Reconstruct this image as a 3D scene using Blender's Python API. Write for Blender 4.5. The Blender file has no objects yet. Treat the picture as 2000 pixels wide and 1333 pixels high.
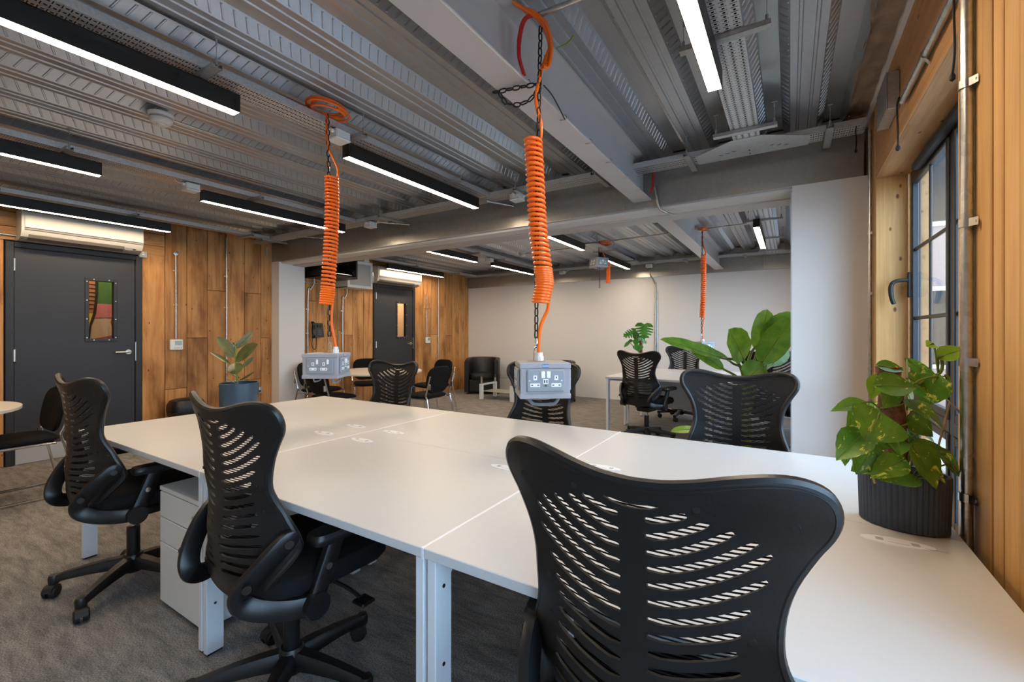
import bpy, bmesh, math, random
from mathutils import Vector, Matrix
from mathutils.geometry import delaunay_2d_cdt
R = math.radians
rnd = random.Random(7)
S = bpy.context.scene
COL = S.collection

# ------------------------------------------------------------------ camera, daylight, exposure
cam_d = bpy.data.cameras.new('camera')
cam_d.sensor_width = 36.0
cam_d.lens = 872.0 / 2000.0 * 36.0
cam_d.shift_y = -0.00875
cam_d.clip_start = 0.02
cam = bpy.data.objects.new('camera', cam_d)
COL.objects.link(cam)
cam.location = (0, 0, 1.27)
cam.rotation_euler = (R(90), 0, math.atan(543 / 872.0))
S.camera = cam

world = bpy.data.worlds.new('overcast_sky')
S.world = world
world.use_nodes = True
wn = world.node_tree.nodes['Background']
wn.inputs['Color'].default_value = (0.50, 0.73, 1.0, 1)
wn.inputs['Strength'].default_value = 8.5

S.view_settings.view_transform = 'Standard'
S.view_settings.look = 'None'
S.view_settings.gamma = 1.0
S.view_settings.use_curve_mapping = False
S.view_settings.exposure = 0.45
S.cycles.use_denoising = True
S.cycles.max_bounces = 6
S.cycles.diffuse_bounces = 3
S.cycles.glossy_bounces = 3
S.cycles.transparent_max_bounces = 10
S.cycles.use_adaptive_sampling = True
S.cycles.adaptive_threshold = 0.04
S.cycles.adaptive_min_samples = 16
S.cycles.use_light_tree = False
S.cycles.sample_clamp_indirect = 6.0
S.cycles.caustics_reflective = False
S.cycles.caustics_refractive = False
LED = 52.0          # strength of the lamps' diffusers

# ------------------------------------------------------------------ materials
def lin(c):
    c = c / 255.0
    return c / 12.92 if c <= 0.04045 else ((c + 0.055) / 1.055) ** 2.4
def rgb(r, g, b): return (lin(r), lin(g), lin(b), 1.0)

class NT:
    def __init__(self, name):
        m = bpy.data.materials.new(name); m.use_nodes = True
        self.m = m; self.t = m.node_tree; self.N = self.t.nodes; self.L = self.t.links
        self.b = self.N['Principled BSDF']; self.out = self.N['Material Output']
    def n(self, typ, **kw):
        o = self.N.new(typ)
        for k, v in kw.items():
            if k.startswith('i_'):
                key = k[2:]
                key = int(key) if key.isdigit() else key.replace('_', ' ')
                o.inputs[key].default_value = v
            else: setattr(o, k, v)
        return o
    def l(self, a, b): self.L.new(a, b)
    def ramp(self, src, stops, interp='LINEAR'):
        r = self.n('ShaderNodeValToRGB'); e = r.color_ramp.elements
        r.color_ramp.interpolation = interp
        while len(e) < len(stops): e.new(0.5)
        for k, (p, c) in enumerate(stops): e[k].position = p; e[k].color = c
        self.l(src, r.inputs[0]); return r.outputs[0]
    def coords(self, scale=(1, 1, 1), which='Object', randomise=False):
        tc = self.n('ShaderNodeTexCoord'); mp = self.n('ShaderNodeMapping')
        mp.inputs['Scale'].default_value = scale
        if randomise:
            oi = self.n('ShaderNodeObjectInfo')
            mu = self.n('ShaderNodeVectorMath', operation='SCALE'); mu.inputs['Scale'].default_value = 37.0
            cb = self.n('ShaderNodeCombineXYZ')
            for i in range(3): self.l(oi.outputs['Random'], cb.inputs[i])
            self.l(cb.outputs[0], mu.inputs[0])
            ad = self.n('ShaderNodeVectorMath', operation='ADD')
            self.l(tc.outputs[which], ad.inputs[0]); self.l(mu.outputs[0], ad.inputs[1])
            self.l(ad.outputs[0], mp.inputs[0])
        else: self.l(tc.outputs[which], mp.inputs[0])
        return mp.outputs[0]
    def noise(self, co, scale, detail=3, rough=0.55, dist=0):
        o = self.n('ShaderNodeTexNoise'); o.inputs['Scale'].default_value = scale
        o.inputs['Detail'].default_value = detail; o.inputs['Roughness'].default_value = rough
        o.inputs['Distortion'].default_value = dist
        self.l(co, o.inputs['Vector']); return o.outputs['Fac']
    def mix(self, a, b, fac, mode='MIX'):
        o = self.n('ShaderNodeMix', data_type='RGBA', blend_type=mode)
        for s, v in ((o.inputs[6], a), (o.inputs[7], b), (o.inputs[0], fac)):
            if hasattr(v, 'links') or isinstance(v, bpy.types.NodeSocket): self.l(v, s)
            else: s.default_value = v
        return o.outputs[2]
    def bump(self, src, strength=0.2, dist=0.01):
        o = self.n('ShaderNodeBump'); o.inputs['Strength'].default_value = strength
        o.inputs['Distance'].default_value = dist
        self.l(src, o.inputs['Height']); self.l(o.outputs[0], self.b.inputs['Normal'])

MATS = {}
def plain(name, col, rough=0.5, metal=0.0, spec=0.5, var=0.0, vscale=8, bump=0.0, bscale=200, coat=0.0, rvar=0.0):
    k = NT(name)
    k.b.inputs['Base Color'].default_value = col
    k.b.inputs['Roughness'].default_value = rough
    k.b.inputs['Metallic'].default_value = metal
    k.b.inputs['Specular IOR Level'].default_value = spec
    if coat: k.b.inputs['Coat Weight'].default_value = coat
    if var or rvar:
        co = k.coords()
        f = k.noise(co, vscale, 4)
        if var:
            dk = tuple(c * (1 - var) for c in col[:3]) + (1,)
            lt = tuple(min(1, c * (1 + var)) for c in col[:3]) + (1,)
            k.l(k.ramp(f, [(0.3, dk), (0.7, lt)]), k.b.inputs['Base Color'])
        if rvar:
            mr = k.n('ShaderNodeMapRange'); mr.inputs[3].default_value = rough - rvar; mr.inputs[4].default_value = rough + rvar
            k.l(f, mr.inputs[0]); k.l(mr.outputs[0], k.b.inputs['Roughness'])
    if bump:
        k.bump(k.noise(k.coords(), bscale, 2), bump, 0.002)
    MATS[name] = k.m
    return k.m

def wood(name, light, mid, dark, axis, scorch, rough=0.55, knots=True):
    k = NT(name)
    sc = {'z': (1, 1, 0.06), 'y': (1, 0.06, 1)}[axis]
    co = k.coords(sc, randomise=True)
    g = k.noise(co, 17, 6, 0.58, 1.1)
    base = k.ramp(g, [(0.22, dark), (0.48, mid), (0.80, light)])
    fine = k.noise(k.coords({'z': (1, 1, 0.03), 'y': (1, 0.03, 1)}[axis], randomise=True), 120, 3, 0.6)
    base = k.mix(base, k.ramp(fine, [(0.30, (0.66, 0.62, 0.58, 1)), (0.55, (1, 1, 1, 1))]), 0.35, 'MULTIPLY')
    if scorch:
        pn = k.noise(k.coords({'z': (1, 1, 0.4), 'y': (1, 0.4, 1)}[axis], randomise=True), 4.6, 4, 0.55)
        base = k.mix(base, k.ramp(pn, [(0.30, (0.38, 0.31, 0.26, 1)), (0.50, (0.92, 0.90, 0.88, 1)), (0.58, (1, 1, 1, 1))]), scorch, 'MULTIPLY')
    oi = k.n('ShaderNodeObjectInfo')
    base = k.mix(base, k.ramp(oi.outputs['Random'], [(0, (0.70, 0.68, 0.66, 1)), (1, (1.08, 1.08, 1.08, 1))]), 0.8, 'MULTIPLY')
    if knots:
        v = k.n('ShaderNodeTexVoronoi', feature='F1'); v.inputs['Scale'].default_value = 7.5
        k.l(k.coords({'z': (1.6, 1.6, 0.8), 'y': (1.6, 0.8, 1.6)}[axis], randomise=True), v.inputs['Vector'])
        base = k.mix(base, k.ramp(v.outputs['Distance'], [(0.0, (0.25, 0.16, 0.11, 1)), (0.065, (0.36, 0.24, 0.17, 1)), (0.10, (1, 1, 1, 1))]), 1.0, 'MULTIPLY')
    k.l(base, k.b.inputs['Base Color'])
    k.b.inputs['Roughness'].default_value = rough
    k.b.inputs['Specular IOR Level'].default_value = 0.3
    k.bump(g, 0.25, 0.003)
    MATS[name] = k.m

wood('scorched_pine', rgb(226, 174, 114), rgb(208, 148, 88), rgb(162, 104, 58), 'z', 0.85)
wood('scorched_pine_flat', rgb(220, 170, 112), rgb(200, 144, 88), rgb(150, 98, 54), 'y', 0.8)
wood('pine', rgb(242, 198, 134), rgb(234, 182, 116), rgb(216, 160, 94), 'z', 0.3, 0.5)
wood('pine_flat', rgb(232, 184, 130), rgb(220, 166, 112), rgb(190, 132, 82), 'y', 0.25, 0.5)

# carpet
k = NT('carpet')
co = k.coords()
st = k.noise(k.coords((1.6, 6.5, 1)), 3.4, 6, 0.66, 0.5)
base = k.ramp(st, [(0.30, rgb(110, 107, 104)), (0.5, rgb(138, 133, 129)), (0.70, rgb(160, 154, 148))])
pile = k.noise(co, 170, 2, 0.7)
base = k.mix(base, k.ramp(pile, [(0.34, (0.32, 0.32, 0.33, 1)), (0.62, (1.3, 1.3, 1.3, 1))]), 0.8, 'MULTIPLY')
k.l(base, k.b.inputs['Base Color']); k.b.inputs['Roughness'].default_value = 0.95
k.b.inputs['Specular IOR Level'].default_value = 0.1
k.bump(pile, 0.5, 0.004)
MATS['carpet'] = k.m

plain('white_wall', rgb(226, 222, 218), 0.75, var=0.015, vscale=1.5, spec=0.3)
plain('white_laminate', rgb(206, 205, 204), 0.34, var=0.01, vscale=40, bump=0.04, bscale=900)
plain('white_edge', rgb(214, 213, 214), 0.4)
plain('white_steel', rgb(222, 224, 228), 0.38)
plain('grey_white_paint', rgb(196, 190, 188), 0.5, var=0.03, vscale=5)
plain('port_white', rgb(240, 240, 244), 0.3)
# galvanised steel: faint spangle
def galv(name, col, rough, sc=60, metal=0.85, amt=0.16):
    k = NT(name)
    v = k.n('ShaderNodeTexVoronoi', feature='F1'); v.inputs['Scale'].default_value = sc
    k.l(k.coords(), v.inputs['Vector'])
    cl = k.noise(k.coords((1, 0.4, 1)), 2.5, 4, 0.6)
    lo = tuple(c * (1 - amt) for c in col[:3]) + (1,); hi = tuple(min(1, c * (1 + amt)) for c in col[:3]) + (1,)
    b = k.mix(k.ramp(v.outputs['Color'], [(0.2, lo), (0.8, hi)]), k.ramp(cl, [(0.3, lo), (0.7, hi)]), 0.5)
    k.l(b, k.b.inputs['Base Color']); k.b.inputs['Metallic'].default_value = metal
    mr = k.n('ShaderNodeMapRange'); mr.inputs[3].default_value = rough - 0.07; mr.inputs[4].default_value = rough + 0.09
    k.l(cl, mr.inputs[0]); k.l(mr.outputs[0], k.b.inputs['Roughness'])
    MATS[name] = k.m
galv('deck_steel', rgb(188, 190, 194), 0.34, 60, 0.74, 0.05)
galv('galvanised', rgb(190, 190, 190), 0.34, 90, 0.7)
galv('fascia_steel', rgb(172, 168, 161), 0.33, 40, 0.72, 0.08)
galv('tray_steel', rgb(206, 206, 206), 0.40, 120, 0.5)
galv('conduit_steel', rgb(196, 195, 190), 0.28, 60, 0.95, 0.22)
plain('chrome', rgb(222, 222, 224), 0.12, 1.0)
plain('brushed_steel', rgb(196, 192, 186), 0.3, 1.0)
plain('black_plastic', rgb(21, 21, 22), 0.38, bump=0.12, bscale=700, spec=0.5)
plain('black_rubber', rgb(22, 22, 23), 0.6)
plain('black_fabric', rgb(20, 20, 22), 0.9, bump=0.35, bscale=600, spec=0.2)
plain('mesh_black', rgb(34, 35, 38), 0.6, spec=0.35)
plain('black_leather', rgb(23, 22, 23), 0.42, bump=0.15, bscale=260)
plain('fixture_black', rgb(24, 23, 22), 0.5)
plain('matt_black', rgb(18, 18, 18), 0.6)
plain('door_black', rgb(44, 44, 48), 0.5, bump=0.05, bscale=350, var=0.03, vscale=3)
plain('frame_black', rgb(38, 38, 41), 0.5)
plain('window_black', rgb(30, 33, 40), 0.35)
plain('satin_aluminium', rgb(205, 203, 200), 0.4, 0.6)
plain('ac_white', rgb(186, 182, 174), 0.4)
plain('ac_grey', rgb(112, 106, 100), 0.5)
plain('plastic_white', rgb(226, 225, 222), 0.4)
plain('plastic_grey', rgb(176, 176, 176), 0.45)
plain('lamp_grey', rgb(120, 120, 120), 0.4)
plain('box_grey', rgb(158, 159, 167), 0.55, bump=0.25, bscale=300)
plain('box_plate', rgb(140, 148, 156), 0.45, bump=0.12, bscale=400)
plain('box_handle', rgb(112, 118, 128), 0.45)
plain('socket_white', rgb(240, 240, 242), 0.3)
plain('slot_black', rgb(30, 24, 26), 0.5)
plain('label_blue', rgb(50, 110, 170), 0.4)
plain('orange_cable', rgb(250, 112, 18), 0.35, coat=0.2)
plain('red_cable', rgb(186, 30, 30), 0.4)
plain('chain_black', rgb(40, 38, 40), 0.4, 0.5)
plain('earth_wire', rgb(120, 150, 60), 0.5)
plain('pot_blue', rgb(50, 70, 88), 0.33)
plain('pot_navy', rgb(56, 66, 82), 0.6)
plain('soil', rgb(52, 38, 30), 0.95, var=0.4, vscale=120, bump=0.8, bscale=150)
plain('coir', rgb(112, 78, 56), 0.95, var=0.5, vscale=90, bump=1.0, bscale=220)
plain('stem_green', rgb(110, 130, 56), 0.5)
plain('cane', rgb(196, 158, 116), 0.6)
plain('concrete', rgb(150, 128, 108), 0.9, var=0.22, vscale=14, bump=0.6, bscale=60)
plain('carpet_tape', rgb(226, 150, 40), 0.6)
plain('screen_grey', rgb(150, 158, 150), 0.2)
plain('glow_lamp', rgb(255, 255, 255), 0.5)
plain('table_cream', rgb(222, 212, 198), 0.4)
plain('cabinet_white', rgb(226, 223, 216), 0.45)
plain('rack_black', rgb(20, 20, 21), 0.4)
plain('corridor_green', rgb(70, 112, 44), 0.8)
plain('corridor_pink', rgb(214, 120, 112), 0.8)
plain('corridor_cream', rgb(224, 186, 142), 0.8)
plain('corridor_brown', rgb(168, 108, 70), 0.8)
plain('corridor_yellow', rgb(222, 190, 40), 0.8)
plain('corridor_red', rgb(200, 66, 56), 0.8)
plain('corridor_black', rgb(30, 26, 24), 0.8)
plain('street_wall', rgb(150, 126, 118), 0.9, var=0.05, vscale=2)
plain('street_ground', rgb(150, 148, 146), 0.9, var=0.1, vscale=2)
plain('brick_pale', rgb(198, 160, 146), 0.9, var=0.12, vscale=3)

def glass(name, tint=(1, 1, 1, 1), rough=0.0, base_reflect=0.04):
    k = NT(name)
    tr = k.n('ShaderNodeBsdfTransparent'); tr.inputs[0].default_value = tint
    gl = k.n('ShaderNodeBsdfGlossy'); gl.inputs['Roughness'].default_value = rough
    fr = k.n('ShaderNodeFresnel')
    ge = k.n('ShaderNodeNewGeometry'); mi = k.n('ShaderNodeMix', data_type='FLOAT')
    mi.inputs[2].default_value = 1.45; mi.inputs[3].default_value = 1/1.45
    k.l(ge.outputs['Backfacing'], mi.inputs[0]); k.l(mi.outputs[0], fr.inputs[0])
    mx = k.n('ShaderNodeMixShader')
    k.l(fr.outputs[0], mx.inputs[0]); k.l(tr.outputs[0], mx.inputs[1]); k.l(gl.outputs[0], mx.inputs[2])
    k.l(mx.outputs[0], k.out.inputs[0]); MATS[name] = k.m
glass('window_glass', (0.96, 0.97, 0.97, 1))
glass('table_glass', (0.82, 0.90, 0.87, 1))
glass('dark_glass', (0.30, 0.30, 0.31, 1))

# frosted glass of the shelf below the coffee table and the door of the white cabinet
k = NT('frosted_glass')
k.b.inputs['Base Color'].default_value = rgb(206, 200, 188); k.b.inputs['Roughness'].default_value = 0.35
k.b.inputs['Alpha'].default_value = 0.62
MATS['frosted_glass'] = k.m

k = NT('led_diffuser')
k.b.inputs['Base Color'].default_value = (1, 1, 1, 1)
k.b.inputs['Emission Color'].default_value = (1.0, 0.80, 0.565, 1)
k.b.inputs['Emission Strength'].default_value = LED
MATS['led_diffuser'] = k.m

def leaf_mat(name, base, dark, var, vcol, rough=0.35, trans=0.25):
    k = NT(name)
    f = k.noise(k.coords((1, 1, 1), randomise=True), 14, 4, 0.6)
    b = k.ramp(f, [(0.3, dark), (0.7, base)])
    if var:
        v = k.noise(k.coords((1.6, 1, 1), randomise=True), 24, 5, 0.7, 0.8)
        b = k.mix(b, vcol, k.ramp(v, [(var, (0, 0, 0, 1)), (var + 0.05, (1, 1, 1, 1))]))
    k.l(b, k.b.inputs['Base Color']); k.b.inputs['Roughness'].default_value = rough
    tl = k.n('ShaderNodeBsdfTranslucent'); k.l(b, tl.inputs[0])
    mx = k.n('ShaderNodeMixShader'); mx.inputs[0].default_value = trans
    k.l(k.b.outputs[0], mx.inputs[1]); k.l(tl.outputs[0], mx.inputs[2]); k.l(mx.outputs[0], k.out.inputs[0])
    MATS[name] = k.m
leaf_mat('pothos_leaf', rgb(112, 156, 48), rgb(66, 110, 34), 0.585, rgb(222, 224, 96), 0.35, 0.35)
leaf_mat('banana_leaf', rgb(136, 184, 66), rgb(92, 146, 50), 0, None, 0.38, 0.5)
leaf_mat('rubber_leaf', rgb(102, 106, 60), rgb(66, 74, 42), 0, None, 0.35, 0.12)
leaf_mat('monstera_leaf', rgb(80, 140, 48), rgb(48, 100, 44), 0, None, 0.35)
leaf_mat('young_leaf', rgb(166, 190, 60), rgb(120, 160, 40), 0.62, rgb(214, 216, 110), 0.35)
def M(n): return MATS[n]

# ------------------------------------------------------------------ mesh building
class MB:
    def __init__(self): self.v = []; self.f = []
    def add(self, vs, fs, mat=None):
        o = len(self.v)
        for p in vs:
            p = Vector(p)
            if mat is not None: p = mat @ p
            self.v.append(tuple(p))
        for q in fs: self.f.append(tuple(o + i for i in q))
        return self
    def box(self, x0, y0, z0, x1, y1, z1, b=0.0, mat=None):
        if x0 > x1: x0, x1 = x1, x0
        if y0 > y1: y0, y1 = y1, y0
        if z0 > z1: z0, z1 = z1, z0
        if b <= 0:
            vs = [(x0,y0,z0),(x1,y0,z0),(x1,y1,z0),(x0,y1,z0),(x0,y0,z1),(x1,y0,z1),(x1,y1,z1),(x0,y1,z1)]
            fs = [(3,2,1,0),(4,5,6,7),(0,1,5,4),(1,2,6,5),(2,3,7,6),(3,0,4,7)]
            return self.add(vs, fs, mat)
        b = min(b, (x1-x0)/2.01, (y1-y0)/2.01, (z1-z0)/2.01)
        vs = []; idx = {}
        X = (x0, x1); Y = (y0, y1); Z = (z0, z1)
        for i in (0, 1):
            for j in (0, 1):
                for l in (0, 1):
                    sx, sy, sz = (1-2*i)*b, (1-2*j)*b, (1-2*l)*b
                    for a, d in (('x', (0, sy, sz)), ('y', (sx, 0, sz)), ('z', (sx, sy, 0))):
                        idx[(i, j, l, a)] = len(vs); vs.append((X[i]+d[0], Y[j]+d[1], Z[l]+d[2]))
        fs = []
        def q(*a): fs.append(tuple(idx[t] for t in a))
        for i in (0, 1):
            c = [(i,0,0,'x'),(i,1,0,'x'),(i,1,1,'x'),(i,0,1,'x')]; q(*(c if i else c[::-1]))
            c = [(0,i,0,'y'),(0,i,1,'y'),(1,i,1,'y'),(1,i,0,'y')]; q(*(c if i else c[::-1]))
            c = [(0,0,i,'z'),(1,0,i,'z'),(1,1,i,'z'),(0,1,i,'z')]; q(*(c if i else c[::-1]))
        for i in (0, 1):
            for j in (0, 1):
                c = [(i,j,0,'x'),(i,j,0,'y'),(i,j,1,'y'),(i,j,1,'x')]; q(*(c if (i+j) % 2 else c[::-1]))
                c = [(i,0,j,'x'),(i,0,j,'z'),(i,1,j,'z'),(i,1,j,'x')]; q(*(c if (i+j) % 2 == 0 else c[::-1]))
                c = [(0,i,j,'y'),(0,i,j,'z'),(1,i,j,'z'),(1,i,j,'y')]; q(*(c if (i+j) % 2 else c[::-1]))
                for l in (0, 1):
                    c = [(i,j,l,'x'),(i,j,l,'y'),(i,j,l,'z')]; q(*(c if (i+j+l) % 2 else c[::-1]))
        return self.add(vs, fs, mat)
    def tube(self, pts, r, n=8, closed=False, mat=None, cap=True):
        pts = [Vector(p) for p in pts]; m = len(pts)
        rr = r if hasattr(r, '__len__') else [r] * m
        T = []
        for i in range(m):
            if closed: t = pts[(i+1) % m] - pts[i-1]
            elif i == 0: t = pts[1] - pts[0]
            elif i == m-1: t = pts[-1] - pts[-2]
            else: t = (pts[i+1]-pts[i]).normalized() + (pts[i]-pts[i-1]).normalized()
            if t.length < 1e-9: t = Vector((0, 0, 1))
            T.append(t.normalized())
        a = Vector((0, 0, 1)) if abs(T[0].z) < 0.9 else Vector((1, 0, 0))
        u = T[0].cross(a).normalized()
        vs = []
        for i in range(m):
            u = (u - T[i] * u.dot(T[i]))
            u = u.normalized() if u.length > 1e-6 else T[i].orthogonal().normalized()
            w = T[i].cross(u)
            for k in range(n):
                an = 2*math.pi*k/n
                vs.append(pts[i] + (u*math.cos(an) + w*math.sin(an)) * rr[i])
        fs = []
        for i in range(m if closed else m-1):
            j = (i+1) % m
            for k in range(n):
                fs.append((i*n+k, i*n+(k+1) % n, j*n+(k+1) % n, j*n+k))
        if not closed and cap:
            fs.append(tuple(range(n-1, -1, -1))); fs.append(tuple((m-1)*n+k for k in range(n)))
        return self.add(vs, fs, mat)
    def cyl(self, x, y, z0, z1, r, n=16, r1=None, mat=None):
        return self.lathe([(0, z0), (r, z0), (r if r1 is None else r1, z1), (0, z1)], n, x, y, mat)
    def lathe(self, prof, n=24, x=0, y=0, mat=None):
        vs = []; fs = []; ring = []
        for (r, z) in prof:
            if r < 1e-6: ring.append([len(vs)]); vs.append((x, y, z))
            else:
                ring.append(list(range(len(vs), len(vs)+n)))
                for k in range(n):
                    a = 2*math.pi*k/n; vs.append((x+r*math.cos(a), y+r*math.sin(a), z))
        for a, b in zip(ring, ring[1:]):
            for k in range(n):
                if len(a) == 1 and len(b) == 1: continue
                if len(a) == 1: fs.append((a[0], b[(k+1) % n], b[k]))
                elif len(b) == 1: fs.append((a[k], a[(k+1) % n], b[0]))
                else: fs.append((a[k], a[(k+1) % n], b[(k+1) % n], b[k]))
        return self.add(vs, fs, mat)
    def prism(self, poly, d0, d1, axis='z', mat=None):
        # poly in the plane across axis: z -> (x,y), x -> (y,z), y -> (x,z)
        def P(a, b, d):
            return {'z': (a, b, d), 'x': (d, a, b), 'y': (a, d, b)}[axis]
        m = len(poly)
        ar = sum(poly[i][0]*poly[(i+1) % m][1] - poly[(i+1) % m][0]*poly[i][1] for i in range(m))
        if (ar < 0) != (axis == 'y'): poly = poly[::-1]
        lo, hi = min(d0, d1), max(d0, d1)
        vs = [P(a, b, lo) for a, b in poly] + [P(a, b, hi) for a, b in poly]
        fs = [tuple(range(m-1, -1, -1)), tuple(range(m, 2*m))]
        for i in range(m): fs.append((i, (i+1) % m, m+(i+1) % m, m+i))
        return self.add(vs, fs, mat)
    def grid(self, fn, nu, nv, closed_u=False, mat=None):
        vs = [fn(i/(nu if closed_u else nu-1), j/(nv-1)) for j in range(nv) for i in range(nu)]
        fs = []
        for j in range(nv-1):
            for i in range(nu if closed_u else nu-1):
                i2 = (i+1) % nu
                fs.append((j*nu+i, j*nu+i2, (j+1)*nu+i2, (j+1)*nu+i))
        return self.add(vs, fs, mat)
    def mesh(self, name, smooth=35):
        me = bpy.data.meshes.new(name)
        me.from_pydata(self.v, [], self.f)
        me.validate(); me.update()
        if smooth:
            me.shade_smooth(); me.set_sharp_from_angle(angle=R(smooth))
        return me
    def build(self, name, mat, parent=None, loc=None, smooth=35):
        return link(name, self.mesh(name, smooth), mat, parent, loc)

def link(name, me, mat, parent=None, loc=None, rot=None):
    if mat is not None and not me.materials: me.materials.append(MATS[mat] if isinstance(mat, str) else mat)
    o = bpy.data.objects.new(name, me); COL.objects.link(o)
    if parent is not None: o.parent = parent
    if loc is not None: o.location = loc
    if rot is not None: o.rotation_euler = rot
    return o
def empty(name, loc=(0, 0, 0), rz=0.0, parent=None):
    o = bpy.data.objects.new(name, None); COL.objects.link(o)
    o.empty_display_size = 0.1; o.location = loc; o.rotation_euler = (0, 0, rz)
    if parent is not None: o.parent = parent
    return o
def tag(o, label=None, cat=None, group=None, kind=None):
    if label: o['label'] = label
    if cat: o['category'] = cat
    if group: o['group'] = group
    if kind: o['kind'] = kind
    return o
def copy_tree(o, parent=None):
    c = o.copy(); COL.objects.link(c); c.parent = parent
    for ch in list(o.children): copy_tree(ch, c)
    return c
def bezier(p0, p1, p2, p3, n=10):
    out = []
    for i in range(n+1):
        t = i/n; a = (1-t)**3; b = 3*t*(1-t)**2; c = 3*t*t*(1-t); d = t**3
        out.append(Vector(p0)*a + Vector(p1)*b + Vector(p2)*c + Vector(p3)*d)
    return out
def smooth_path(pts, n=6):
    pts = [Vector(p) for p in pts]; out = []
    for i in range(len(pts)-1):
        p0 = pts[max(i-1, 0)]; p1 = pts[i]; p2 = pts[i+1]; p3 = pts[min(i+2, len(pts)-1)]
        for k in range(n):
            t = k/n
            out.append(0.5*((2*p1)+(-p0+p2)*t+(2*p0-5*p1+4*p2-p3)*t*t+(-p0+3*p1-3*p2+p3)*t**3))
    out.append(pts[-1]); return out
def interp(tab, x):
    if x <= tab[0][0]: return tab[0][1]
    for (a, b), (c, d) in zip(tab, tab[1:]):
        if x <= c:
            t = (x-a)/(c-a); t = t*t*(3-2*t)*0.5 + t*0.5
            return b+(d-b)*t
    return tab[-1][1]
_txt = {}
def text_mesh(s, size, extrude=0.0006):
    cu = bpy.data.curves.new('lettering', 'FONT'); cu.body = s; cu.size = size; cu.extrude = extrude
    cu.align_x = 'CENTER'; cu.align_y = 'CENTER'
    o = bpy.data.objects.new('lettering', cu); COL.objects.link(o)
    dg = bpy.context.evaluated_depsgraph_get(); me = bpy.data.meshes.new_from_object(o.evaluated_get(dg))
    bpy.data.objects.remove(o); return me
# ------------------------------------------------------------------ the room shell
LX, RX = -6.25, 0.42          # faces of the boarded wall and of the window wall
NY, BY0, BY1, FY = -1.7, 3.58, 3.97, 8.15   # rear wall, partition beam (front, back), far wall
DECK = 2.60
def struct(o): o['kind'] = 'structure'; return o
b = MB(); b.box(-7.6, NY-0.2, -0.1, 1.2, FY+0.2, 0.0)
struct(b.build('floor', 'carpet', smooth=0))

# far white wall, rear wall behind the camera
b = MB(); b.box(LX-0.2, FY, 0, RX+0.3, FY+0.15, 2.75); struct(b.build('wall_far', 'white_wall', smooth=0))
b = MB(); b.box(LX-0.2, NY-0.15, 0, RX+0.3, NY, 2.75); struct(b.build('wall_rear', 'white_wall', smooth=0))

# boarded wall: backing + planks
wl = struct(empty('wall_left'))
OPEN = [(1.04, 2.08, 2.13), (5.40, 6.43, 2.13)]        # doorways
b = MB(); y = NY-0.15
for (a, c, h) in OPEN:
    b.box(LX-0.16, y, 0, LX-0.03, a, 2.75); b.box(LX-0.16, a, h, LX-0.03, c, 2.75); y = c
b.box(LX-0.16, y, 0, LX-0.03, FY, 2.75)
b.build('wall_core', 'corridor_black', wl, smooth=0)
def plank(y0, y1, z0, z1, flat=False, mat=None):
    w, h = y1-y0-0.005, z1-z0-0.004
    m = MB(); t = 0.026 + rnd.uniform(-0.003, 0.003)
    m.box(-t, -w/2, -h/2, 0, w/2, h/2, 0.003)
    o = m.build('plank', mat or ('scorched_pine_flat' if flat else 'scorched_pine'), wl, (LX-0.003+rnd.uniform(-0.002, 0.002), (y0+y1)/2, (z0+z1)/2))
    return o
def board(y0, y1, joints=(), top=2.62):
    zs = [0.0] + sorted(joints) + [top]
    for a, c in zip(zs, zs[1:]): plank(y0, y1, a, c)
ys = [NY]
while ys[-1] < 0.78: ys.append(ys[-1]+rnd.uniform(0.18, 0.23))
ys[-1] = 0.96
for a, c in zip(ys, ys[1:]): board(a, c, [rnd.uniform(0.5, 2.1)] if rnd.random() < 0.6 else [], 2.62)
board(0.96, 1.035, (), 2.14)
s1 = [2.085, 2.305, 2.531, 2.757, 2.982, 3.208, 3.43, 3.60]
j1 = [[2.15], [0.59], [1.196], [1.8], [], [1.8, 0.62], [1.187]]
for a, c, j in zip(s1, s1[1:], j1):
    if a < 2.2:
        plank(a, c, 0, 2.15)
    else: board(a, c, j)
for z0, z1 in ((2.14, 2.27), (2.27, 2.41), (2.41, 2.55), (2.55, 2.63)):
    plank(0.965, 2.305, z0, z1, True)
s2 = [BY1-0.01, 4.101, 4.281, 4.48, 4.66, 4.80, 4.97, 5.188, 5.395]
j2 = [[], [1.75], [1.80, 0.6], [1.80, 1.2], [1.3], [1.22], [], []]
for a, c, j in zip(s2, s2[1:], j2): board(a, c, j)
for z0, z1 in ((2.135, 2.27), (2.27, 2.41), (2.41, 2.62)): plank(5.40, 6.43, z0, z1, True)
s3 = [6.435, 6.671, 6.908, 7.159, 7.363, 7.576, 7.812, 8.034, 8.15]
j3 = [[], [1.75], [1.22], [1.8], [1.2], [], [], []]
for a, c, j in zip(s3, s3[1:], j3): board(a, c, j)

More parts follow.
